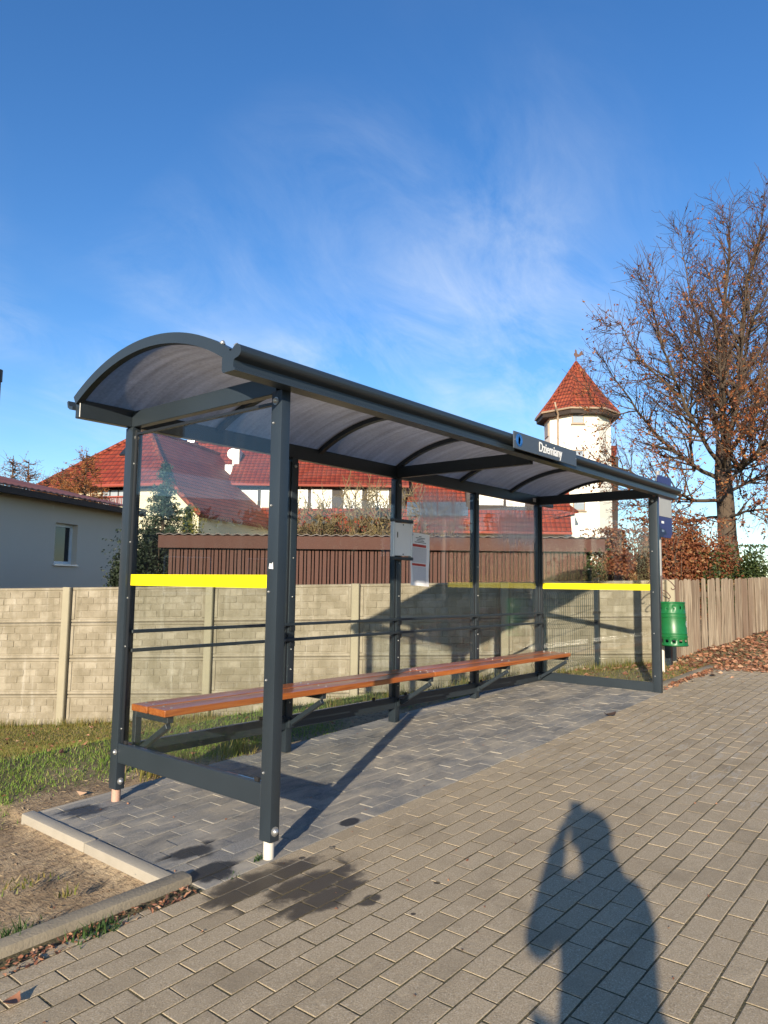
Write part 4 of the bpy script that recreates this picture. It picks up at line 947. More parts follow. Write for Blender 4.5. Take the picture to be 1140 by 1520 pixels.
# chimneys, dish, cooling unit
def cbox(px, D, y0, y1, w_, d_, name, m, cap=True):
    z0, z1 = at(px, y1, D).z, at(px, y0, D).z; q_ = at(px, y0, D); b = MB(); b.obox(Vector((q_.x, q_.y, (z0+z1)/2-.4)), RT*w_/2, FH*d_/2, Vector((0, 0, (z1-z0)/2+.4))); o = b.build(name, m, hs_)
    if cap: MB().obox(Vector((q_.x, q_.y, z1+.05)), RT*(w_/2+.07), FH*(d_/2+.07), Vector((0, 0, .05))).build('chimney_cap', 'galvanised', o)
    return o
cbox(216, 34.2, 629, 642, .55, .5, 'chimney', 'chimney_white'); cbox(281, 39.6, 658, 672, .6, .5, 'chimney', 'chimney_white'); cbox(449, 39.6, 672, 690, .6, .5, 'chimney', 'chimney_white')
cbox(353, 38.3, 669, 700, .36, .9, 'chimney', 'chimney_white', False)
q_ = at(346, 674, 38.0); b = MB(); vs = [q_]; 
b = MB().tube([q_+FH*.06, q_+FH*.02, q_-FH*.0, q_-FH*.05], [.05, .16, .24, .30], 18); b.build('satellite_dish', 'window_frame', hs_, smooth=True)
q_ = at(340, 698, 37.6); b = MB().obox(q_, RT*.2, FH*.13, Vector((0, 0, .28))); o = b.build('cooling_unit', 'window_frame', hs_, .02)
b = MB(); b.tube([q_+RT*.2, q_+RT*.42+Vector((0, 0, .1)), q_+RT*.5-Vector((0, 0, .15)), q_+RT*.3-Vector((0, 0, .35))], .02, 6); b.build('pipe', 'window_frame', o)
# left wing with half hip
O_ = cf(-11.66, 30.5); a1 = RT*.96-FH*.28; a2 = RT*.28+FH*.96; zw = at(212, 637, 33).z; zc = at(310, 758, 30.5).z; zh = at(250, 722, 30.5).z
hwid = 4.35; mW = (zw-zc)/hwid; wv = lambda u, v, z: Vector((O_.x, O_.y, 0))+a1*u+a2*v+Vector((0, 0, z))
uh = (zw-zh)/mW; va = 2.7; ext = .35
zx = zc-ext*mW
b = MB().slab([wv(hwid+ext, -.45, zx), wv(hwid+ext, 9.5, zx), wv(0, 9.5, zw), wv(0, va, zw), wv(uh, -.45, zh)], .14)
b.slab([wv(-hwid-ext, -.45, zx), wv(-uh, -.45, zh), wv(0, va, zw), wv(0, 9.5, zw), wv(-hwid-ext, 9.5, zx)], .14)
b.slab([wv(-uh, -.46, zh), wv(uh, -.46, zh), wv(0, va-.01, zw)], .14); b.build('roof', 'tile_red', hs_, uv=True)
b = MB()
for (p0, p1) in (((0, va, zw), (uh, -.45, zh)), ((0, va, zw), (-uh, -.45, zh)), ((uh, -.47, zh-.03), (hwid+ext, -.47, zx-.03)), ((-uh, -.47, zh-.03), (-hwid-ext, -.47, zx-.03)), ((0, va, zw), (0, 9.5, zw))): b.tube([wv(*p0), wv(*p1)], .11, 7)
b.build('ridge_tile', 'tile_tower', hs_, uv=True)
MB().tube([wv(-uh, -.52, zh-.08), wv(uh, -.52, zh-.08)], .07, 8).build('gutter', 'gutter_red', hs_, smooth=True)
pent = [(-hwid, -2), (hwid, -2), (hwid, zc-.12), (uh-.1, zh-.16), (-uh+.1, zh-.16), (-hwid, zc-.12)]
b = MB().prism(pent, wv(0, 0, 0), a1, Vector((0, 0, 1)), a2, 9.0); b.build('wall', 'render_cream', hs_)
def onw(px, py): # lateral position on the wing front
    A = at(px, py, 1.0)-CAM; n_ = a2; t = ((O_-Vector((CAM.x, CAM.y, 0))).dot(n_))/(Vector((A.x, A.y, 0)).dot(n_)); q = CAM+A*t; return (Vector((q.x, q.y, 0))-Vector((O_.x, O_.y, 0))).dot(a1), q.z
u0, z1 = onw(152, 727); u1, z0 = onw(188, 751); window(hs_, wv(u0, 0, z0), a1, -a2, u1-u0, z1-z0, pane_m='pane_grey', mull=3, frame='dark_cladding', fr=.05)
b = MB()
for i in range(18): q_ = wv(u0-.1+(u1-u0+.2)*i/17, -.14, 0); b.bar(q_+Vector((0, 0, z0-.02)), q_+Vector((0, 0, z0+.38)), .025, .025)
b.bar(wv(u0-.1, -.14, z0+.39), wv(u1+.1, -.14, z0+.39), .04, .04); b.build('balcony_rail', 'gutter_red', hs_)
b = MB().hexa([wv(u0-.15, -.2, z0-.5), wv(u1+.15, -.2, z0-.5), wv(u1+.15, -.005, z0-.5), wv(u0-.15, -.005, z0-.5), wv(u0-.15, -.2, z0-.05), wv(u1+.15, -.2, z0-.05), wv(u1+.15, -.005, z0-.05), wv(u0-.15, -.005, z0-.05)]); b.build('balcony', 'render_cream', hs_)
# roof light on the half hip
u0, z1 = onw(178, 656); q0 = wv(-uh*.18, va*.45-.46, zh+(zw-zh)*.47)
b = MB().obox(wv(.02, -.45+(va+.45)*.58, zh+(zw-zh)*.58)+Vector((0, 0, .06)), a1*.34, (a2*(va+.46)+Vector((0, 0, zw-zh))).normalized()*.42, (Vector((0, 0, 1))-a2*.8).normalized()*.05); b.build('roof_window', 'pane_dark', hs_)
# little lean-to by the tower
la, lb, da, db = 7.75, 9.6, 36.4, 38.0; zl = at(812, 774, 36.4).z; zt = at(830, 752, 38.0).z
b = MB().hexa([cf(la, da, -2), cf(lb, da, -2), cf(lb, db+2, -2), cf(la, db+2, -2), cf(la, da, zl), cf(lb, da, zl+.4), cf(lb, db+2, zt), cf(la, db+2, zt)]); b.build('porch_wall', 'render_white', hs_)
b = MB().slab([cf(la-.3, da-.3, zl-.02), cf(lb+.1, da-.3, zl+.52), cf(lb+.1, db, zt+.15), cf(la-.3, db, zt+.15)], .10); b.build('porch_roof', 'tile_red', hs_, uv=True)
window(hs_, cf(8.75, da, zl-.55), RT, -FH, .42, .5, pane_m='pane_dark', sill=False)

# ------------------------------------------------------------------ eight sided tower
DT = 39.4; cl_ = lt(859.5, DT); tc = cf(cl_, DT)
tw = thing('tower', (tc.x, tc.y, -.8), 'cream eight sided tower with pointed red tiled roof and cockerel weathervane', 'tower')
zt0 = at(859, 604, DT-2).z; zap = at(857, 538, DT).z; r_ = 0.94*.5*(907-811)/FPX*DT/math.cos(R(22.5))*1.0; re = .93*.5*(919-797)/FPX*DT/math.cos(R(22.5))
def octo(r, z, o=0): return [tc+RT*(r*math.cos(R(22.5+45*i)))+FH*(r*math.sin(R(22.5+45*i)))+Vector((0, 0, z)) for i in range(8)]
b = MB(); b.add(octo(r_, -2)+octo(r_, zt0), [(i, (i+1) % 8, 8+(i+1) % 8, 8+i) for i in range(8)]+[tuple(range(8, 16))]); b.build('wall', 'render_white', tw)
b = MB()
for i in range(8):
    ev = octo(re, zt0-.05); mid = octo(re*.62, zt0+(zap-zt0)*.34); ap = tc+Vector((0, 0, zap))
    b.add([ev[i], ev[(i+1) % 8], mid[(i+1) % 8], mid[i], ap], [(0, 1, 2, 3), (3, 2, 4)])
b.build('roof', 'tile_tower', tw, uv=True)
b = MB(); ev = octo(re-.01, zt0-.06); e2 = octo(re-.03, zt0-.32); wi = octo(r_-.02, zt0-.12); wi2 = octo(r_+.02, zt0-.30)
b.add(ev+e2+wi2+wi, [(i, (i+1) % 8, 8+(i+1) % 8, 8+i) for i in range(8)]+[(8+i, 8+(i+1) % 8, 16+(i+1) % 8, 16+i) for i in range(8)]+[(16+i, 16+(i+1) % 8, 24+(i+1) % 8, 24+i) for i in range(8)]); b.build('eave_board', 'fascia_wood', tw)
b = MB()
for i in range(8):
    mid = octo(re*.625, zt0+(zap-zt0)*.345)[i]; ev_ = octo(re+.01, zt0-.03)[i]; b.tube([ev_, mid, tc+Vector((0, 0, zap+.03))], .07, 6)
b.build('hip_tile', 'tile_tower', tw, uv=True)
Df = DT-r_*math.cos(R(22.5))
for (y0, y1) in ((608, 629), (668, 693), (735, 758)):
    z0, z1 = at(861, y1, Df).z, at(861, y0, Df).z; l0 = lt(852, Df); window(tw, cf(l0, Df, z0), RT, -FH, lt(870, Df)-l0, z1-z0, pane_m='pane_grey', frame='copper_gutter', fr=.05)
b = MB(); d0 = lt(831, Df); zg = at(831, 600, Df).z; b.tube([cf(d0-.25, Df-.42, zg), cf(d0-.2, Df-.4, zg-.25), cf(d0+.0, Df-.05, zg-.55), cf(d0, Df+.05, zg-.7), cf(d0, Df+.05, -1)], .05, 8)
ev = octo(re+.04, zt0-.07); b.tube(ev+[ev[0]], .06, 6); b.build('downpipe', 'copper_gutter', tw, smooth=True)
# small side window seen edge on, left face
b = MB(); q_ = tc-RT*(r_*math.cos(R(22.5)))+Vector((0, 0, at(811, 640, DT).z)); b.obox(q_, RT*.05, FH*.4, Vector((0, 0, .35))); b.build('side_window', 'copper_gutter', tw)
# cockerel
s_ = 1/FPX*DT; cp = tc+Vector((0, 0, zap))
out = [(-1.5, 0), (-.5, 2), (-2, 3), (-3.2, 5.5), (-2.4, 8), (-1, 9), (-1.2, 11), (-2.6, 10.6), (-1.3, 12), (-.6, 13.6), (.6, 13), (1.3, 11), (1.6, 8), (3, 6), (5, 6), (6, 9), (8, 11), (11, 10.5), (9.5, 9), (12, 8.2), (10, 7), (12.5, 6), (9, 5), (7, 3.5), (4.5, 2.2), (2.5, 1.8), (1.2, 2), (1.2, 0)]
b = MB().prism([(u*s_, v*s_+.25) for u, v in out], cp, RT, Vector((0, 0, 1)), FH, .03); b.tube([cp, cp+Vector((0, 0, .3))], .025, 6); b.build('weathervane', 'rust_iron', tw)

# ------------------------------------------------------------------ small far house with an orange roof behind the tree
fh_ = thing('orange_roofed_house', cf(lt(1012, 62), 62, -1), 'small distant house whose orange roof shows behind the big bare tree', 'house')
l0, l1 = lt(975, 62), lt(1062, 62); z0 = at(1010, 822, 62).z; z1 = at(1022, 796, 65).z
b = MB().slab([cf(l0, 62, z0), cf(l1, 62, z0), cf(l1-1.2, 65, z1), cf(l0+1.5, 65, z1)], .1); b.slab([cf(l1, 68, z0), cf(l0, 68, z0), cf(l0+1.5, 65.05, z1), cf(l1-1.2, 65.05, z1)], .1); b.build('roof', 'orange_tile', fh_)
b = MB().hexa([cf(l0+.4, 62.4, -2), cf(l1-.4, 62.4, -2), cf(l1-.4, 67.6, -2), cf(l0+.4, 67.6, -2), cf(l0+.4, 62.4, z0), cf(l1-.4, 62.4, z0), cf(l1-.4, 67.6, z0), cf(l0+.4, 67.6, z0)]); b.build('wall', 'render_white', fh_)
# thin cable between the roofs
pts = []; A_, B_ = at(236, 644, 34), at(352, 664, 38)
for i in range(9): t = i/8; pts.append(A_.lerp(B_, t)-Vector((0, 0, .25*4*t*(1-t)*.4)))
tag(MB().tube(pts, .012, 5).build('overhead_cable', 'black_rubber'), 'thin dark cable strung above the ridge between red roofs', 'cable')

# ------------------------------------------------------------------ foliage helpers
def quads(C, size, nrm=None, asp=.6, flat=0.0, fold=.0):
    """leaf shaped diamonds about centres C"""
    C = np.asarray(C, float); N = len(C); s = size*rng.uniform(.65, 1.25, N)[:, None]
    d = rng.normal(size=(N, 3)); 
    if flat: d[:, 2] *= (1-flat)
    d /= np.linalg.norm(d, axis=1)[:, None]
    e = rng.normal(size=(N, 3))
    if flat: e[:, 2] *= (1-flat)
    e -= d*(e*d).sum(1)[:, None]; e /= np.linalg.norm(e, axis=1)[:, None]
    n = np.cross(d, e)*(s*fold)
    V = np.stack([C-d*s*.5, C+e*s*asp*.5+n-d*s*.05, C+d*s*.5, C-e*s*asp*.5+n-d*s*.05], 1).reshape(-1, 3)
    return V, np.arange(4*N).reshape(N, 4)
def blades(B, h, wdt, lean=.35, dirs=None):
    B = np.asarray(B, float); N = len(B); h = np.asarray(h)[:, None]*np.ones((N, 1)); a = rng.uniform(0, 2*math.pi, N); side = np.stack([np.cos(a), np.sin(a), 0*a], 1)*wdt/2
    b = rng.uniform(0, 2*math.pi, N); l = np.abs(rng.normal(0, lean, N)); tip = B+np.stack([np.cos(b)*l, np.sin(b)*l, np.ones(N)], 1)*h
    return np.stack([B-side, B+side, tip], 1).reshape(-1, 3), np.arange(3*N).reshape(N, 3)
def crown_cloud(c, rad, n, lumps=9, surf=.55):
    """points in an irregular lumpy crown"""
    c = np.array(c); rad = np.array(rad); L_ = rng.normal(size=(lumps, 3)); L_ /= np.linalg.norm(L_, axis=1)[:, None]; L_ *= rng.uniform(.25, .72, lumps)[:, None]; L_[:, 2] = np.abs(L_[:, 2])*1.0-.35*rng.random(lumps)
    lr = rng.uniform(.28, .5, lumps); i = rng.integers(0, lumps, n); d = rng.normal(size=(n, 3)); d /= np.linalg.norm(d, axis=1)[:, None]
    return c+(L_[i]+d*(lr[i]*rng.random(n)**surf)[:, None])*rad

def shrub(name, label, px, D, ytop, wpx, n, m, leafsz=.055, group=None, stems=9, zb=None, lumps=10, cat='shrub', depth=.7, stem_m='bark_dark'):
    base = at(px, 860, D); zb = -.3 if zb is None else zb; zt = at(px, ytop, D).z; h = zt-zb; wd_ = wpx/FPX*D/2
    t = thing(name, (base.x, base.y, zb), label, cat, group); c = Vector((base.x, base.y, zb+h*.52))
    C = crown_cloud((0, 0, 0), (1, 1, 1), n, lumps); X = np.array(c)+C[:, :1]*np.array(RT)*wd_*1.15+C[:, 1:2]*np.array(FH)*depth+C[:, 2:]*np.array([0, 0, h*.58])
    Q = np.clip(rng.normal(size=(n//5, 3)), -1.7, 1.7)*np.array([.46, .46, .36]); Y = np.array(c)+Q[:, :1]*np.array(RT)*wd_*1.25+Q[:, 1:2]*np.array(FH)*depth+Q[:, 2:]*np.array([0, 0, h*.75]); X = np.concatenate([X, Y[Y[:, 2] > zb+.1]])
    V, F = quads(X, leafsz, asp=.62, fold=.12); npmesh('foliage', V, F, m, t)
    b = MB()
    for i in range(stems):
        q = c+RT*random.uniform(-.75, .75)*wd_+FH*random.uniform(-.4, .4)*depth+Vector((0, 0, random.uniform(0, .42)*h)); s0 = Vector((base.x, base.y, zb))+RT*random.uniform(-.3, .3)*wd_
        md_ = s0.lerp(q, .5)+Vector((random.uniform(-.1, .1), random.uniform(-.1, .1), .1)); b.tube([s0, md_, q, q+(q-md_)*.22], [.016, .010, .006, .003], 4)
    b.build('stem', stem_m, t); return t

# ------------------------------------------------------------------ trees
def path(p0, d0, Ln, n=5, up=.12, wob=.12):
    pts = [Vector(p0)]; d = Vector(d0).normalized()
    for i in range(n):
        d = (d+Vector((random.gauss(0, wob), random.gauss(0, wob), random.gauss(0, wob)+up))).normalized(); pts.append(pts[-1]+d*Ln/n)
    return pts
def sample(pts, t):
    k = t*(len(pts)-1); i = min(int(k), len(pts)-2); return pts[i].lerp(pts[i+1], k-i), (pts[i+1]-pts[i]).normalized()
def turned(d, lo, hi):
    ax = d.orthogonal().normalized(); ax = Matrix.Rotation(random.uniform(0, 2*math.pi), 3, d) @ ax; return Matrix.Rotation(R(random.uniform(lo, hi)), 3, ax) @ d
def beech():
    D0 = 16.5; base = at(1085, 866, D0); base.z = .35
    t = thing('beech_tree', (base.x, base.y, .3), 'tall nearly bare tree with rusty leaves clinging to its branches behind the paling fence', 'tree')
    tr_ = MB(); li = MB(); tw_ = MB(); leaves = []
    def px(l, dd=0.0): return [at(x, y, D0+d) for x, y, d in l]
    limbs = []
    trunk = [Vector((base.x, base.y, .25))]+px([(1084, 845, 0), (1080, 800, 0), (1077, 750, 0), (1073, 700, 0), (1074, 655, 0)]); tr_.tube(trunk, [.34, .24, .20, .19, .18, .155], 14)
    tr_.build('trunk', 'bark_beech', t, smooth=True)
    L_ = [
     ([(1074, 660, 0), (1072, 600, 0), (1075, 520, .2), (1077, 430, .2), (1084, 360, .3), (1083, 305, .3)], .125),
     ([(1074, 670, 0), (1092, 610, -.3), (1098, 520, -.4), (1110, 420, -.5), (1128, 350, -.6), (1133, 290, -.6)], .12),
     ([(1074, 690, 0), (1062, 630, .5), (1050, 560, .8), (1035, 480, 1.0), (1018, 400, 1.2), (1008, 330, 1.3)], .085),
     ([(1073, 700, 0), (1045, 655, -.6), (1010, 590, -1.0), (985, 520, -1.2), (965, 450, -1.3), (955, 405, -1.3)], .08),
     ([(1074, 715, 0), (1030, 690, .2), (985, 660, .3), (945, 610, .3), (912, 560, .3), (885, 522, .3)], .085),
     ([(1076, 745, 0), (1030, 742, -.8), (985, 725, -1.3), (935, 700, -1.6), (890, 690, -1.7), (862, 705, -1.7)], .07),
     ([(1077, 765, 0), (1040, 772, .8), (1000, 768, 1.4), (955, 752, 1.8), (915, 745, 2.0)], .06),
     ([(1030, 700, .2), (1025, 640, .2), (1026, 570, .1), (1030, 500, .0), (1025, 440, 0)], .06),
     ([(1074, 680, 0), (1110, 640, .5), (1150, 560, .9), (1185, 470, 1.1), (1205, 390, 1.2)], .10),
     ([(1075, 700, 0), (1115, 680, -.5), (1160, 640, -.9), (1205, 590, -1.2), (1240, 540, -1.3)], .085),
     ([(1076, 735, 0), (1110, 715, .8), (1155, 700, 1.3), (1210, 690, 1.7)], .075),
     ([(1078, 770, 0), (1105, 760, -.8), (1150, 755, -1.5), (1200, 765, -2.0)], .06),
     ([(1074, 700, 0), (1080, 640, -1.2), (1070, 560, -2.0), (1060, 480, -2.4), (1050, 400, -2.6)], .08),
     ([(1074, 690, 0), (1085, 630, 1.4), (1105, 540, 2.2), (1112, 450, 2.6), (1120, 380, 2.8)], .08),
     ([(1010, 590, -1), (975, 560, -1.2), (940, 520, -1.4), (920, 480, -1.5), (900, 485, -1.5)], .045),
     ([(945, 610, .3), (910, 615, .1), (880, 600, 0), (868, 560, 0)], .03),
     ([(1050, 560, .8), (1015, 520, .9), (985, 470, 1.0), (968, 400, 1.0)], .045),
     ([(1098, 520, -.4), (1120, 470, -.8), (1150, 400, -1.1), (1170, 330, -1.2)], .06),
     ([(1076, 700, 0), (1098, 700, -1.2), (1125, 670, -2.2), (1140, 600, -2.8), (1145, 520, -3.0)], .07),
     ([(1110, 640, .5), (1125, 590, .3), (1140, 500, .2), (1146, 420, .1), (1150, 350, .1)], .06)]
    for pl_, r0 in L_:
        raw = px(pl_); pts = []
        for i in range(len(raw)-1):
            for k_ in range(3): pts.append(raw[i].lerp(raw[i+1], k_/3)+Vector((random.gauss(0, .018), random.gauss(0, .018), random.gauss(0, .015))) if (i or k_) else raw[0])
        pts.append(raw[-1]); n = len(pts); li.tube(pts, [max(.006, .62*r0*(1-i/(n-1))**.85) for i in range(n)], 8); Ln = sum((pts[i+1]-pts[i]).length for i in range(n-1)); limbs.append((pts, Ln, r0))
    for pts, Ln, r0 in limbs:
        m_ = int(Ln/.088)
        for i in range(m_):
            tt = .16+.83*(i+random.random())/m_; p_, d_ = sample(pts, min(tt, .995)); r1 = max(.007, r0*(1-tt)**.8*.38)
            l2 = random.uniform(.5, 1.1)*min(1.7, .55+Ln*.27*(1-tt*.85))*(1-.35*tt); br = path(p_, turned(d_, 30, 66), l2, 6, .095 if p_.z > 3.0 else -.01, .10)
            (li if r1 > .014 else tw_).tube(br, [max(.0045, r1*(1-.85*k_/6)) for k_ in range(7)], 5 if r1 > .014 else 4, False)
            clus = random.random()**1.7*2.3
            for k_ in range(int(l2/.105)):
                p2, d2 = sample(br, random.uniform(.12, .99)); l3 = random.uniform(.18, .62); tp = path(p2, turned(d2, 22, 55), l3, 3, .13 if p2.z > 3.0 else -.03, .12); tw_.tube(tp, [.0058, .0048, .004, .003], 3, False)
                if random.random() < .55:
                    p4, d4 = sample(tp, random.uniform(.3, .9)); t4 = path(p4, turned(d4, 25, 60), random.uniform(.1, .3), 2, .04, .15); tw_.tube(t4, [.0045, .0038, .003], 3, False)
                keep = (1.0*math.exp(-max(0, p2.z-2.2)/2.1)+.03)*clus
                if abs((p2-Vector((base.x, base.y, p2.z))).dot(RT)) < 1.1: keep *= 1.5
                for q_ in range(7):
                    if random.random() < keep: p3, _ = sample(tp, random.random()); leaves.append(p3+Vector((random.gauss(0, .03), random.gauss(0, .03), random.gauss(0, .03))))
    li.build('branch', 'bark_beech', t, smooth=True); tw_.build('twig', 'twig', t)
    V, F = quads([tuple(p) for p in leaves], .072, asp=.6, fold=.15); npmesh('leaves', V, F, 'beech_leaf', t)
    print('beech leaves', len(leaves), 'twig faces', len(tw_.f))
beech()

def larch(px, D, ytop, m, label, wbase, dens=1.0, zb=-1.0, group=None):
    b0 = at(px, 860, D); zt = at(px, ytop, D).z; h = zt-zb; t = thing('larch_tree', (b0.x, b0.y, zb), label, 'tree', group)
    tr_ = MB().tube([(b0.x, b0.y, zb), (b0.x+.05, b0.y, zb+h*.5), (b0.x, b0.y, zt)], [.14, .09, .012], 8); tr_.build('trunk', 'bark_dark', t, smooth=True)
    br = MB(); C = []
    for i in range(int(h*30)):
        f = random.uniform(.22, .985); z = zb+h*f; a = random.uniform(0, 2*math.pi); l = wbase*(1-f)**.75*random.uniform(.6, 1.15)+.12
        pts = path((b0.x, b0.y, z), (math.cos(a), math.sin(a), -.02), l, 6, .05, .11); br.tube(pts, [.018*(1-.8*k_/6)+.003 for k_ in range(7)], 4, False)
        for k_ in range(int(l*10*1)):
            p_, d_ = sample(pts, random.uniform(.12, 1)); tp = path(p_, turned(d_, 35, 75), random.uniform(.15, .42), 3, -.06, .15); br.tube(tp, [.006, .005, .004, .003], 3, False)
            for q_ in range(int(8*dens*random.uniform(.2, 1.3))): s_, _ = sample(tp, random.random()); C.append(s_+Vector((random.gauss(0, .035), random.gauss(0, .035), random.gauss(0, .035))))
    br.build('branch', 'twig', t)
    if C: V, F = quads([tuple(p) for p in C], .075, asp=.35, fold=.1); npmesh('needles', V, F, m, t)
larch(118, 23, 672, 'larch_needle', 'rust orange larch in front of the red hipped roof', 2.0, 1.9)
larch(84, 24.5, 694, 'larch_needle', 'shorter rust orange larch left of the red hipped roof', 1.4, 1.7)
larch(32, 25, 682, 'larch_needle', 'thin greyish larch rising above the middle of the grey house roof', 1.7, .55)
larch(8, 26, 676, 'larch_needle', 'thin greyish larch nearest the flue pipe above the grey house roof', 1.6, .5)
larch(62, 28, 706, 'larch_needle', 'low sparse larch between the grey and the rust larches', 1.6, .6)

def spruce(px, D, ytop, label, wbase, zb=-1.0):
    b0 = at(px, 860, D); zt = at(px, ytop, D).z; h = zt-zb; t = thing('spruce_tree', (b0.x, b0.y, zb), label, 'tree')
    MB().tube([(b0.x, b0.y, zb), (b0.x, b0.y, zt)], [.12, .01], 8).build('trunk', 'bark_dark', t, smooth=True); br = MB(); C = []
    for i in range(int(h*75)):
        f = random.uniform(.05, .985); a = random.uniform(0, 2*math.pi); l = wbase*(1-f)**1.0*random.uniform(.55, 1.25)+.06
        pts = path((b0.x, b0.y, zb+h*f), (math.cos(a), math.sin(a), -.05), l, 5, .03, .07); br.tube(pts, [.014*(1-.8*k_/5)+.003 for k_ in range(6)], 4, False)
        for k_ in range(int(l*46)+6):
            p_, d_ = sample(pts, random.uniform(.08, 1)**.7)
            C.append(p_+Vector((random.gauss(0, .05), random.gauss(0, .05), random.gauss(-.03, .04))))
    br.build('branch', 'bark_dark', t); V, F = quads([tuple(p) for p in C], .13, asp=.30, fold=.15); npmesh('needles', V, F, 'spruce_needle', t)
spruce(238, 22.5, 682, 'blue green spruce in front of the cream gable, seen through the near glass', 1.75)
spruce(276, 21.5, 748, 'short green conifer at the foot of the cream gable', .55)

# bare apple tree and shrubs
def appletree(px, D, label, w_, h_, zb, n=26):
    b0 = at(px, 860, D); t = thing('apple_tree', (b0.x, b0.y, zb), label, 'tree', None); br = MB(); tw_ = MB(); C = []
    tr_ = MB().tube([(b0.x, b0.y, zb), (b0.x+.03, b0.y, zb+.6), (b0.x, b0.y+.02, zb+1.1)], [.10, .075, .06], 8); tr_.build('trunk', 'bark_dark', t, smooth=True)
    for i in range(n):
        a = random.uniform(0, 2*math.pi); pts = path((b0.x, b0.y, zb+random.uniform(.6, 1.1)), RT*math.cos(a)*w_+FH*math.sin(a)*.8+Vector((0, 0, random.uniform(.35, 1.1)*h_)), random.uniform(.7, 1.15)*h_, 7, .03, .17); br.tube(pts, [.04*(1-.85*k_/7) for k_ in range(8)], 5, False)
        for k_ in range(17):
            p_, d_ = sample(pts, random.uniform(.2, 1)); tp = path(p_, turned(d_, 30, 80), random.uniform(.25, .8), 4, .12, .2); tw_.tube(tp, [.014, .012, .010, .008, .006], 3, False)
            for q_ in range(4):
                p3, d3 = sample(tp, random.uniform(.2, 1)); t3 = path(p3, turned(d3, 30, 80), random.uniform(.1, .3), 2, .08, .2); tw_.tube(t3, [.006, .005, .004], 3, False)
                if random.random() < .75 and p3.z < zb+h_*.95+.8: C.append(p3+Vector((random.gauss(0, .04), random.gauss(0, .04), random.gauss(0, .04))))
    br.build('branch', 'bark_dark', t, smooth=True); tw_.build('twig', 'twig_ochre', t); V, F = quads([tuple(p) for p in C], .075, asp=.6, fold=.12); npmesh('leaves', V, F, 'drab_leaf', t)
appletree(503, 17.5, 'bare fruit tree with ochre leaves in front of the dormer windows, above the shed', 1.75, 2.15, .25, 40)
appletree(575, 18.5, 'bare fruit tree with few leaves behind the notice case', 1.1, 2.2, .3, 26)
shrub('yellow_shrub', 'yellowish shrub peeping over the left end of the shed roof', 283, 17.5, 768, 66, 3500, 'yellow_leaf', .06)
shrub('dark_hedge', 'dark evergreen hedge left of the brown shed', 222, 13.6, 786, 80, 14000, 'dark_needle', .07, depth=.8, lumps=16)
shrub('dark_hedge', 'dark evergreen hedge in the gap beside the grey house', 196, 15.6, 800, 60, 9000, 'dark_needle', .07, depth=.8, lumps=12)
G_ = 'shrubs along the fence on the right'
shrub('beech_hedge', 'rusty brown hedge right of the shed, behind the far glass', 912, 12.6, 783, 92, 17000, 'copper_leaf', .06, G_, 60, depth=.6, lumps=22)
shrub('beech_hedge', 'rusty brown hedge behind the far shelter post and stop sign', 975, 12.9, 766, 90, 17000, 'copper_leaf', .06, G_, 60, depth=.6, lumps=22)
shrub('beech_hedge', 'dense rusty hedge between the stop sign and the bare tree', 1030, 13.6, 768, 104, 24000, 'copper_leaf', .062, G_, 60, depth=.7, lumps=24)
shrub('beech_hedge', 'low rusty growth around the foot of the bare tree trunk', 1078, 15.0, 795, 60, 3600, 'copper_leaf', .06, G_, 40, depth=.6, lumps=18)
shrub('green_bush', 'small green bush against the right end of the shed', 880, 12.3, 812, 44, 3600, 'green_leaf', .05, None, 8, depth=.4)
shrub('green_bush', 'green bush low beside the bare tree trunk', 1060, 13.1, 818, 60, 4600, 'green_leaf', .05, None, 8, depth=.4)
shrub('evergreen_hedge', 'dark green clipped hedge right behind the paling fence beside the bare tree trunk', 1122, 13.4, 806, 95, 16000, 'green_leaf', .055, None, 8, depth=.6, lumps=16)
shrub('evergreen_hedge', 'dark green hedge behind the far end of the paling fence', 1200, 14.2, 800, 100, 7000, 'green_leaf', .055, None, 8, depth=.6, lumps=16)

# ------------------------------------------------------------------ grass, litter, weeds
def scatter(n, x0, x1, y0, y1, test):
    out = []
    X = rng.uniform(x0, x1, n); Y = rng.uniform(y0, y1, n)
    for x, y in zip(X, Y):
        if test(x, y): out.append((x, y, height(x, y)))
    return out
def inside(x, y):
    v = Vector((x, y)); s = (v-F0).dot(FU)/(FL*FL); return pave_dist(x, y) > .03 and ((v-F0).dot(FN) > .03 if s < 4.1 else (v-G0).dot(GN) > .02)
def gtest(x, y): return inside(x, y) and random.random() < grassy(x, y)**1.3 and (x > -.46 or y > .36)
B = scatter(210000, -2.2, 6.0, 1.62, 8.6, gtest)
near = [b_ for b_ in B if b_[1] < edge(b_[0])+.05]; farb = [b_ for b_ in B if b_[1] >= edge(b_[0])+.05]
Vn, Fn = blades(near, [random.uniform(.014, .034)*(1.8 if random.random() < .08 else 1) for _ in near], .0058, .65)
Bt = []
for i in range(900):
    x = random.uniform(-2.2, 4.6); y = edge(x)+random.gauss(-.05, .06)
    if math.sin(x*6.3)+math.sin(x*17.0) > -.6: Bt.append((x, y, height(x, y)))
Vt, Ft = blades(Bt, [random.uniform(.025, .085) for _ in Bt], .005, .35)
tag(npmesh('grass', np.concatenate([Vn, Vt]), np.concatenate([Fn, Ft+len(Vn)]), 'grass_fresh'), kind='stuff')
Vg, Fg = blades(farb, [random.uniform(.010, .030)*(1.9 if random.random() < .05 else 1) for _ in farb], .0068, .85)
B2 = scatter(9000, 5.55, 7.8, .16, 1.7, lambda x, y: inside(x, y) and random.random() < .55); V2, F2 = blades(B2, [random.uniform(.015, .05) for _ in B2], .006, .7)
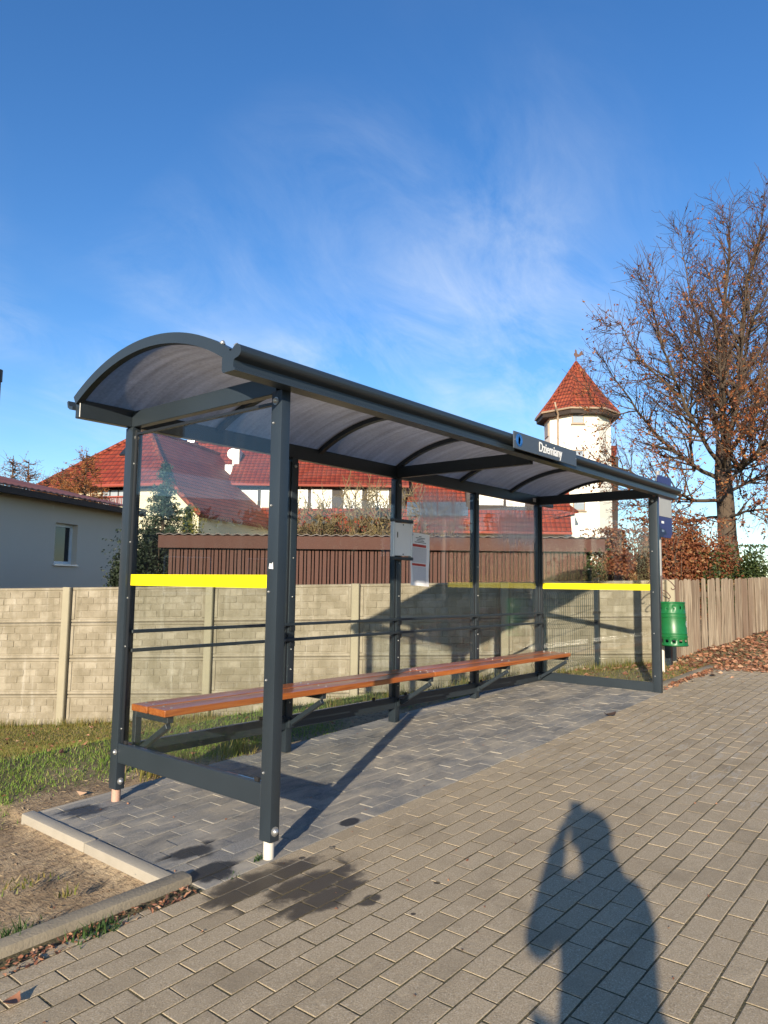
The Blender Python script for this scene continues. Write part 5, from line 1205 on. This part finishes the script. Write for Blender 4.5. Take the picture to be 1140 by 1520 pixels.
# long tufts along the fence foot and behind the shelter
B3 = []
for i in range(5200):
    s = random.uniform(-.7, 4.0); cl2 = .5+.5*math.sin(s*9+1.3*math.sin(s*23)); 
    if random.random() > .25+.75*cl2: continue
    q = FP(s, random.uniform(.05, .30)); B3.append((q.x, q.y, height(q.x, q.y)))
V3, F3 = blades(B3, [random.uniform(.05, .15) for _ in B3], .007, .30)
B4 = []
for cx, cy in ((3.3, 2.15), (3.7, 2.2), (4.3, 2.1), (4.75, 2.0), (5.15, 1.95), (5.3, 1.75), (2.9, 2.3), (.55, 1.82), (.7, 1.75), (1.25, 1.78)):
    for i in range(130): 
        x, y = cx+random.gauss(0, .09), cy+random.gauss(0, .06)
        if inside(x, y): B4.append((x, y, height(x, y)))
V4, F4 = blades(B4, [random.uniform(.05, .19) for _ in B4], .008, .35)
n1, n2, n3 = len(Vg), len(Vg)+len(V2), len(Vg)+len(V2)+len(V3)
tag(npmesh('grass', np.concatenate([Vg, V2, V3, V4]), np.concatenate([Fg, F2+n1, F3+n2, F4+n3]), 'grass_blade'), kind='stuff')
# straw and crumbs on the bare earth
def dirt(x, y): return inside(x, y) and random.random() > grassy(x, y)*1.2
Bs = scatter(9000, -2.4, 3.5, .2, 2.6, dirt); Vs, Fs = quads([(x, y, z+.006) for x, y, z in Bs], .042, asp=.10, flat=.9)
leaf('straw', [(0., (.16, .11, .06)), (.5, (.34, .25, .14)), (1., (.46, .36, .22))], .1); tag(npmesh('dry_grass', Vs, Fs, 'straw'), kind='stuff')
# clods and small stones
Bo = scatter(5200, -2.6, 3.2, .22, 2.5, dirt); No = len(Bo); so_ = (rng.random(No)**3.0*.011+.003)[:, None, None]; oc = np.array([(1, 0, 0), (-1, 0, 0), (0, 1, 0), (0, -1, 0), (0, 0, .45), (0, 0, -.45)])
Vo = (np.array(Bo)[:, None, :]+oc[None]*so_*rng.uniform(.6, 1.3, (No, 6, 3))).reshape(-1, 3); fo_ = np.array([(0, 2, 4), (2, 1, 4), (1, 3, 4), (3, 0, 4), (2, 0, 5), (1, 2, 5), (3, 1, 5), (0, 3, 5)])
Fo = (np.arange(No)[:, None, None]*6+fo_[None]).reshape(-1, 3); leaf('clod', [(0., (.07, .045, .025)), (.6, (.19, .125, .07)), (.95, (.27, .195, .12)), (1., (.34, .29, .23))], .0, .95); tag(npmesh('gravel', Vo, Fo, 'clod'), kind='stuff')
# fallen leaves on the bank
def lt_(x, y):
    if not (x > 5.6): return False
    if x > 7.62 and y < 1.0: return inside(x, y)
    if inside(x, y): return random.random() < (.10 if x < 6.8 else .35)
    return pave_dist(x, y) <= 0 and x > 5.8 and random.random() < .10*sm(6.6, 7.6, x)*sm(-.9, .1, y) or (x > 7.45 and random.random() < .8)
Bl = scatter(17000, 5.6, 11.5, -3.2, 1.7, lt_); Vl, Fl = quads([(x, y, z+random.uniform(.004, 
 .032 if x > 7.6 else .02)) for x, y, z in Bl], .07, asp=.62, flat=.72, fold=.16)
Bk = []
for i in range(170): x = 5.62+1.9*random.random()**.8; y = .09-.05*(x-5.6)/1.9-abs(random.gauss(0, .05)); Bk.append((x, y, P(x)+random.uniform(.006, .025)))
Vk, Fk = quads(Bk, .06, asp=.6, flat=.7, fold=.15)
Bc = [(random.uniform(-2.2, -.4), random.uniform(-.01, .095), 0) for _ in range(420)]; Bc = [(x, y, P(x)-.002+random.uniform(0, .012)) for x, y, _ in Bc]
Vc, Fc = quads(Bc, .026, asp=.5, flat=.6, fold=.1)
Bp = [(random.uniform(-1.4, 7.4), random.uniform(-3.0, 1.5), 0) for _ in range(260)]; Bp = [(x, y, P(x)+.003) for x, y, _ in Bp]; Vp, Fp = quads(Bp, .016, asp=.6, flat=.7, fold=.2)
Bg = scatter(420, -2.0, 5.5, 1.7, 7.5, inside); Vq, Fq = quads([(x, y, z+.03) for x, y, z in Bg], .055, asp=.6, flat=.5, fold=.2)
tag(npmesh('fallen_leaves', np.concatenate([Vl, Vk, Vq, Vc, Vp]), np.concatenate([Fl, Fk+len(Vl), Fq+len(Vl)+len(Vk), Fc+len(Vl)+len(Vk)+len(Vq), Fp+len(Vl)+len(Vk)+len(Vq)+len(Vc)]), 'leaf_litter'), kind='stuff')
def gp(px, py, z=0.0):
    v = FD + R2*((px-570)/FPX) - U2*((py-760)/FPX); n_ = Vector((-.0442, 0, 1)); t = (-.24+z-n_.dot(CAM))/n_.dot(v); return CAM+v*t
def deadleaf(px, py, sz, label, m='leaf_litter', rot=.3):
    q = gp(px, py, .012); b = MB(); n_ = 7; vs = []; 
    for i in range(n_+1):
        t = i/n_; w_ = sz*.36*math.sin(math.pi*min(1, t*1.05+.02))**.8; x_ = sz*(t-.5); z_ = .25*sz*(2*t-1)**2
        for s__ in (-1, 0, 1):
            c_, s2 = math.cos(rot), math.sin(rot); yy_ = s__*w_; vs.append((q.x+x_*c_-yy_*s2, q.y+x_*s2+yy_*c_, q.z+z_+(.18*w_ if s__ else 0)))
    b.add(vs, [(3*i+j, 3*i+3+j, 3*i+4+j, 3*i+1+j) for i in range(n_) for j in range(2)]); o = b.build('dead_leaf', m, smooth=True); tag(o, label, 'leaf'); return o
deadleaf(18, 1488, .075, 'single curled brown leaf on the pavement at the lower left', rot=.5)
deadleaf(905, 1062, .13, 'dark curled leaf on the paving near the far shelter post', 'twig', 2.6)
deadleaf(1058, 1003, .10, 'dark crumpled leaf on the pavement in front of the leaf bank', 'twig', .4)
def weed(px, py, n, spread, h, label, m='weed_leaf', z=0.0, wd_=.009, lean=.6):
    q = gp(px, py, z); B_ = [(q.x+random.gauss(0, spread), q.y+random.gauss(0, spread*.5), q.z-.01) for _ in range(n)]
    V, F = blades(B_, [random.uniform(.4, 1)*h for _ in B_], wd_, lean); o = npmesh('weed', V-np.array(q), F, m); o.location = q; tag(o, label, 'weed')
weed(148, 1382, 120, .055, .055, 'green weed tuft growing in the joint along the kerb')
weed(97, 1327, 26, .03, .05, 'small grass sprig in the bare earth left of the kerb', 'grass_blade')
weed(30, 1312, 60, .09, .04, 'faint grass tuft in the bare earth at the left', 'grass_blade')
weed(6, 1396, 110, .07, .07, 'dark green grass clump behind the kerb at the left edge')
weed(384, 1276, 24, .018, .05, 'tiny green sprig at the foot of the near front post')
weed(348, 1300, 14, .02, .03, 'tiny green sprig between pavers by the wet patch')

# ------------------------------------------------------------------ photographer standing behind the camera (throws the shadow)
ZG = P(CAM.x)
def pf(u, f, z): return Vector((CAM.x, CAM.y, 0))+RT*u+FH*f+Vector((0, 0, z))
def skin(name, verts, edges, radii, m, parent=None, sub=2):
    me = bpy.data.meshes.new(name); me.from_pydata([tuple(v) for v in verts], edges, []); ob = bpy.data.objects.new('tmp', me); COL.objects.link(ob)
    ob.modifiers.new('skin', 'SKIN'); 
    for sv, r in zip(me.skin_vertices[0].data, radii): sv.radius = r if hasattr(r, '__len__') else (r, r)
    me.skin_vertices[0].data[0].use_root = True
    if sub: ob.modifiers.new('sub', 'SUBSURF').levels = sub; ob.modifiers[-1].render_levels = sub
    dg = bpy.context.evaluated_depsgraph_get(); dg.update(); m2 = bpy.data.meshes.new_from_object(ob.evaluated_get(dg)); bpy.data.objects.remove(ob)
    m2.materials.clear(); m2.materials.append(MATS[m]); 
    for p_ in m2.polygons: p_.use_smooth = True
    o = bpy.data.objects.new(name, m2); COL.objects.link(o)
    if parent: o.parent = parent
    return o
hc = CAM.z
J = dict(pel=(.0, -.42, .44), wai=(.0, -.43, .61), che=(.0, -.44, .79), nec=(-.005, -.43, .915), chin=(-.01, -.385, .985), head=(-.01, -.395, 1.075), top=(-.01, -.40, 1.135),
 ls=(-.16, -.43, .855), le=(-.215, -.28, .66), lw=(-.085, -.085, hc-.15), lh=(-.05, -.045, hc-.085), rs=(.15, -.43, .855), re=(.195, -.26, .66), rw=(.12, -.085, hc-.15), rh=(.088, -.045, hc-.085),
 lhip=(-.09, -.42, .41), lk=(-.10, -.40, .05), la=(-.11, -.43, ZG+.09), rhip=(.09, -.42, .41), rk=(.11, -.40, .05), ra=(.12, -.43, ZG+.09), lt=(-.12, -.28, ZG+.035), rt=(.13, -.28, ZG+.035))
names = list(J); V_ = [pf(*J[k_]) for k_ in names]; ix = {k_: i for i, k_ in enumerate(names)}
E_ = [('pel', 'wai'), ('wai', 'che'), ('che', 'nec'), ('nec', 'chin'), ('chin', 'head'), ('head', 'top'), ('che', 'ls'), ('ls', 'le'), ('le', 'lw'), ('lw', 'lh'), ('che', 'rs'), ('rs', 're'), ('re', 'rw'), ('rw', 'rh'), ('pel', 'lhip'), ('lhip', 'lk'), ('lk', 'la'), ('pel', 'rhip'), ('rhip', 'rk'), ('rk', 'ra'), ('la', 'lt'), ('ra', 'rt')]
E_ = [(ix[a], ix[b_]) for a, b_ in E_]
rad = dict(pel=.14, wai=.13, che=.14, nec=.055, chin=.070, head=.088, top=.060, ls=.062, le=.043, lw=.028, lh=.026, rs=.062, re=.043, rw=.028, rh=.026, lhip=.085, lk=.055, la=.038, rhip=.085, rk=.055, ra=.038, lt=.03, rt=.03)
person = skin('person', V_, E_, [rad[k_] for k_ in names], 'skin'); tag(person, 'photographer in dark jacket holding up a phone, seen only as shadow on the pavement', 'person')
for sgn, wk, hk in ((-1, 'lw', 'lh'), (1, 'rw', 'rh')):   # five fingers closing on the edge of the phone
    h0 = Vector(J[hk]); vs = []; es = []; rr = []; edge = -.022 if sgn < 0 else .058
    for i in range(4):
        z0 = hc-.050-.021*i; ln = (.85, 1, .95, .75)[i]
        pts = [pf(h0[0]+sgn*.004, h0[1]-.002, z0-.006), pf(edge+sgn*.020, -.030, z0), pf(edge+sgn*.004, -.019+.0, z0+.003), pf(edge-sgn*.012*ln, -.0128, z0+.004)]
        fo = skin('finger', pts, [(0, 1), (1, 2), (2, 3)], [.0095, .009, .0078, .0065], 'skin', person, 2)
    pts = [pf(h0[0], h0[1]-.01, h0[2]-.01), pf(edge+sgn*.016, -.042, hc-.075), pf(edge-sgn*.006, -.034, hc-.055), pf(edge-sgn*.018, -.031, hc-.045)]
    skin('thumb', pts, [(0, 1), (1, 2), (2, 3)], [.012, .011, .0095, .008], 'skin', person, 2)
HX, HZ = -.01, -.115
hb = MB().sphere(pf(HX, -.415, 1.205+HZ), .112, 18, 12, (.88, 1.0, .98)); hb.build('hair', 'hair', person, smooth=True)
fb = MB(); 
for s__ in (-1, 1): fb.sphere(pf(HX+s__*.033, -.312, 1.165+HZ), .011, 10, 6)
fb.build('eye', 'window_frame', person, smooth=True)
MB().tube([pf(HX, -.305, 1.165+HZ), pf(HX, -.290, 1.135+HZ), pf(HX, -.305, 1.122+HZ)], [.009, .014, .010], 8).build('nose', 'skin', person, smooth=True)
for s__ in (-1, 1): MB().sphere(pf(HX+s__*.088, -.39, 1.155+HZ), .028, 10, 6, (.4, .7, 1)).build('ear', 'skin', person, smooth=True)
MB().tube([pf(HX-.022, -.310, 1.10+HZ), pf(HX, -.303, 1.098+HZ), pf(HX+.022, -.310, 1.10+HZ)], [.003, .006, .003], 8).build('mouth', 'print_red', person, smooth=True)
jn = ['pel', 'wai', 'che', 'nec', 'ls', 'le', 'lw', 'rs', 're', 'rw']; jv = [pf(*J[k_]) for k_ in jn]; jv[0] = pf(0, -.42, .16); jv[3] = pf(0, -.43, .895)
ji = {k_: i for i, k_ in enumerate(jn)}; je = [(ji[a], ji[b_]) for a, b_ in (('pel', 'wai'), ('wai', 'che'), ('che', 'nec'), ('che', 'ls'), ('ls', 'le'), ('le', 'lw'), ('che', 'rs'), ('rs', 're'), ('re', 'rw'))]
skin('jacket', jv, je, [.225, .165, .145, .075, .076, .060, .042, .076, .060, .042], 'jacket', person)
tn = ['pel', 'lhip', 'lk', 'la', 'rhip', 'rk', 'ra']; tv = [pf(*J[k_]) for k_ in tn]; ti = {k_: i for i, k_ in enumerate(tn)}
skin('trousers', tv, [(0, 1), (1, 2), (2, 3), (0, 4), (4, 5), (5, 6)], [.165, .105, .078, .060, .105, .078, .060], 'jeans', person)
for a, b_ in (('la', 'lt'), ('ra', 'rt')):
    q0, q1 = Vector(J[a]), Vector(J[b_]); skin('shoe', [pf(q0[0], q0[1]-.03, ZG+.05), pf(q0[0], q0[1]+.06, ZG+.052), pf(q1[0], q1[1]+.02, ZG+.042)], [(0, 1), (1, 2)], [.048, .052, .042], 'shoe', person)
b = MB().obox(pf(.018, -.0175, hc-.055), RT*.038, FH*.004, Vector((0, 0, .078))); ph = b.build('phone', 'phone_black', bevel=.003); tag(ph, 'black mobile phone held up by the photographer', 'phone')

# ------------------------------------------------------------------ low building across the way, mirrored in the near glass
c0 = Vector((2.5, -2.8, 0)); az = lambda d, r, z: c0+Vector((math.cos(R(d))*r, math.sin(R(d))*r, z))
fb_ = thing('flat_roofed_building', az(124, 34, -1), 'low plain flat roofed building, visible only as a reflection in the near glass', 'building')
A_, B_ = az(141, 35, 0), az(100, 35, 0); bu = (B_-A_).normalized(); bn_ = Vector((bu.y, -bu.x, 0)); Lb = (B_-A_).length
if bn_.dot(A_-c0) > 0: bn_ = -bn_
w3 = lambda u, n, z: A_+bu*u+bn_*n+Vector((0, 0, z))
def bb3(u0, u1, n0, n1, z0, z1): return MB().hexa([w3(u0, n0, z0), w3(u1, n0, z0), w3(u1, n1, z0), w3(u0, n1, z0), w3(u0, n0, z1), w3(u1, n0, z1), w3(u1, n1, z1), w3(u0, n1, z1)])
bb3(0, Lb, 0, -9, -1.5, 4.35).build('wall', 'dark_cladding', fb_); bb3(-.4, Lb+.4, .4, -9.4, 4.352, 4.75).build('roof', 'anthracite_dark', fb_)
for i in range(6): window(fb_, w3(1.5+i*3.6, 0, .6), bu, bn_, 2.0, 1.6, mull=2)
bb3(Lb-2.2, Lb-1.1, .002, .05, -1.2, 1.3).build('door', 'sign_grey', fb_)

def blocker_hedge(label, a0, a1, r, h, z0, n):  # unseen hedge row, added to keep bright horizon sky out of the glass reflections
    A_, B_ = az(a0, r, z0), az(a1, r, z0); t = thing('evergreen_hedge', A_.lerp(B_, .5).to_tuple(), label, 'hedge'); u = np.array(B_-A_); d = rng.random(n); hh = h*(.86+.14*np.sin(d*37)*np.sin(d*91+1))
    X = np.array(A_)+u*d[:, None]+rng.normal(0, .45, (n, 3))*np.array([1, 1, 0]); X[:, 2] = z0+hh*rng.random(n)**.75
    V, F = quads(X, .42, asp=.6, fold=.1); npmesh('foliage', V, F, 'dark_needle', t); b = MB()
    for i in range(14): q = A_.lerp(B_, (i+.5)/14); b.tube([q, q+Vector((0, 0, h*.6))], [.12, .04], 6)
    b.build('stem', 'bark_dark', t)
blocker_hedge('unseen dark hedge added beyond the flat roofed building to darken reflections in the far glass panel', 146, 174, 33, 4.2, -1.0, 15000)
blocker_hedge('unseen dark hedge added across the street to darken reflections in the rear glass panels', -85, -12, 24, 4.6, -.6, 32000)
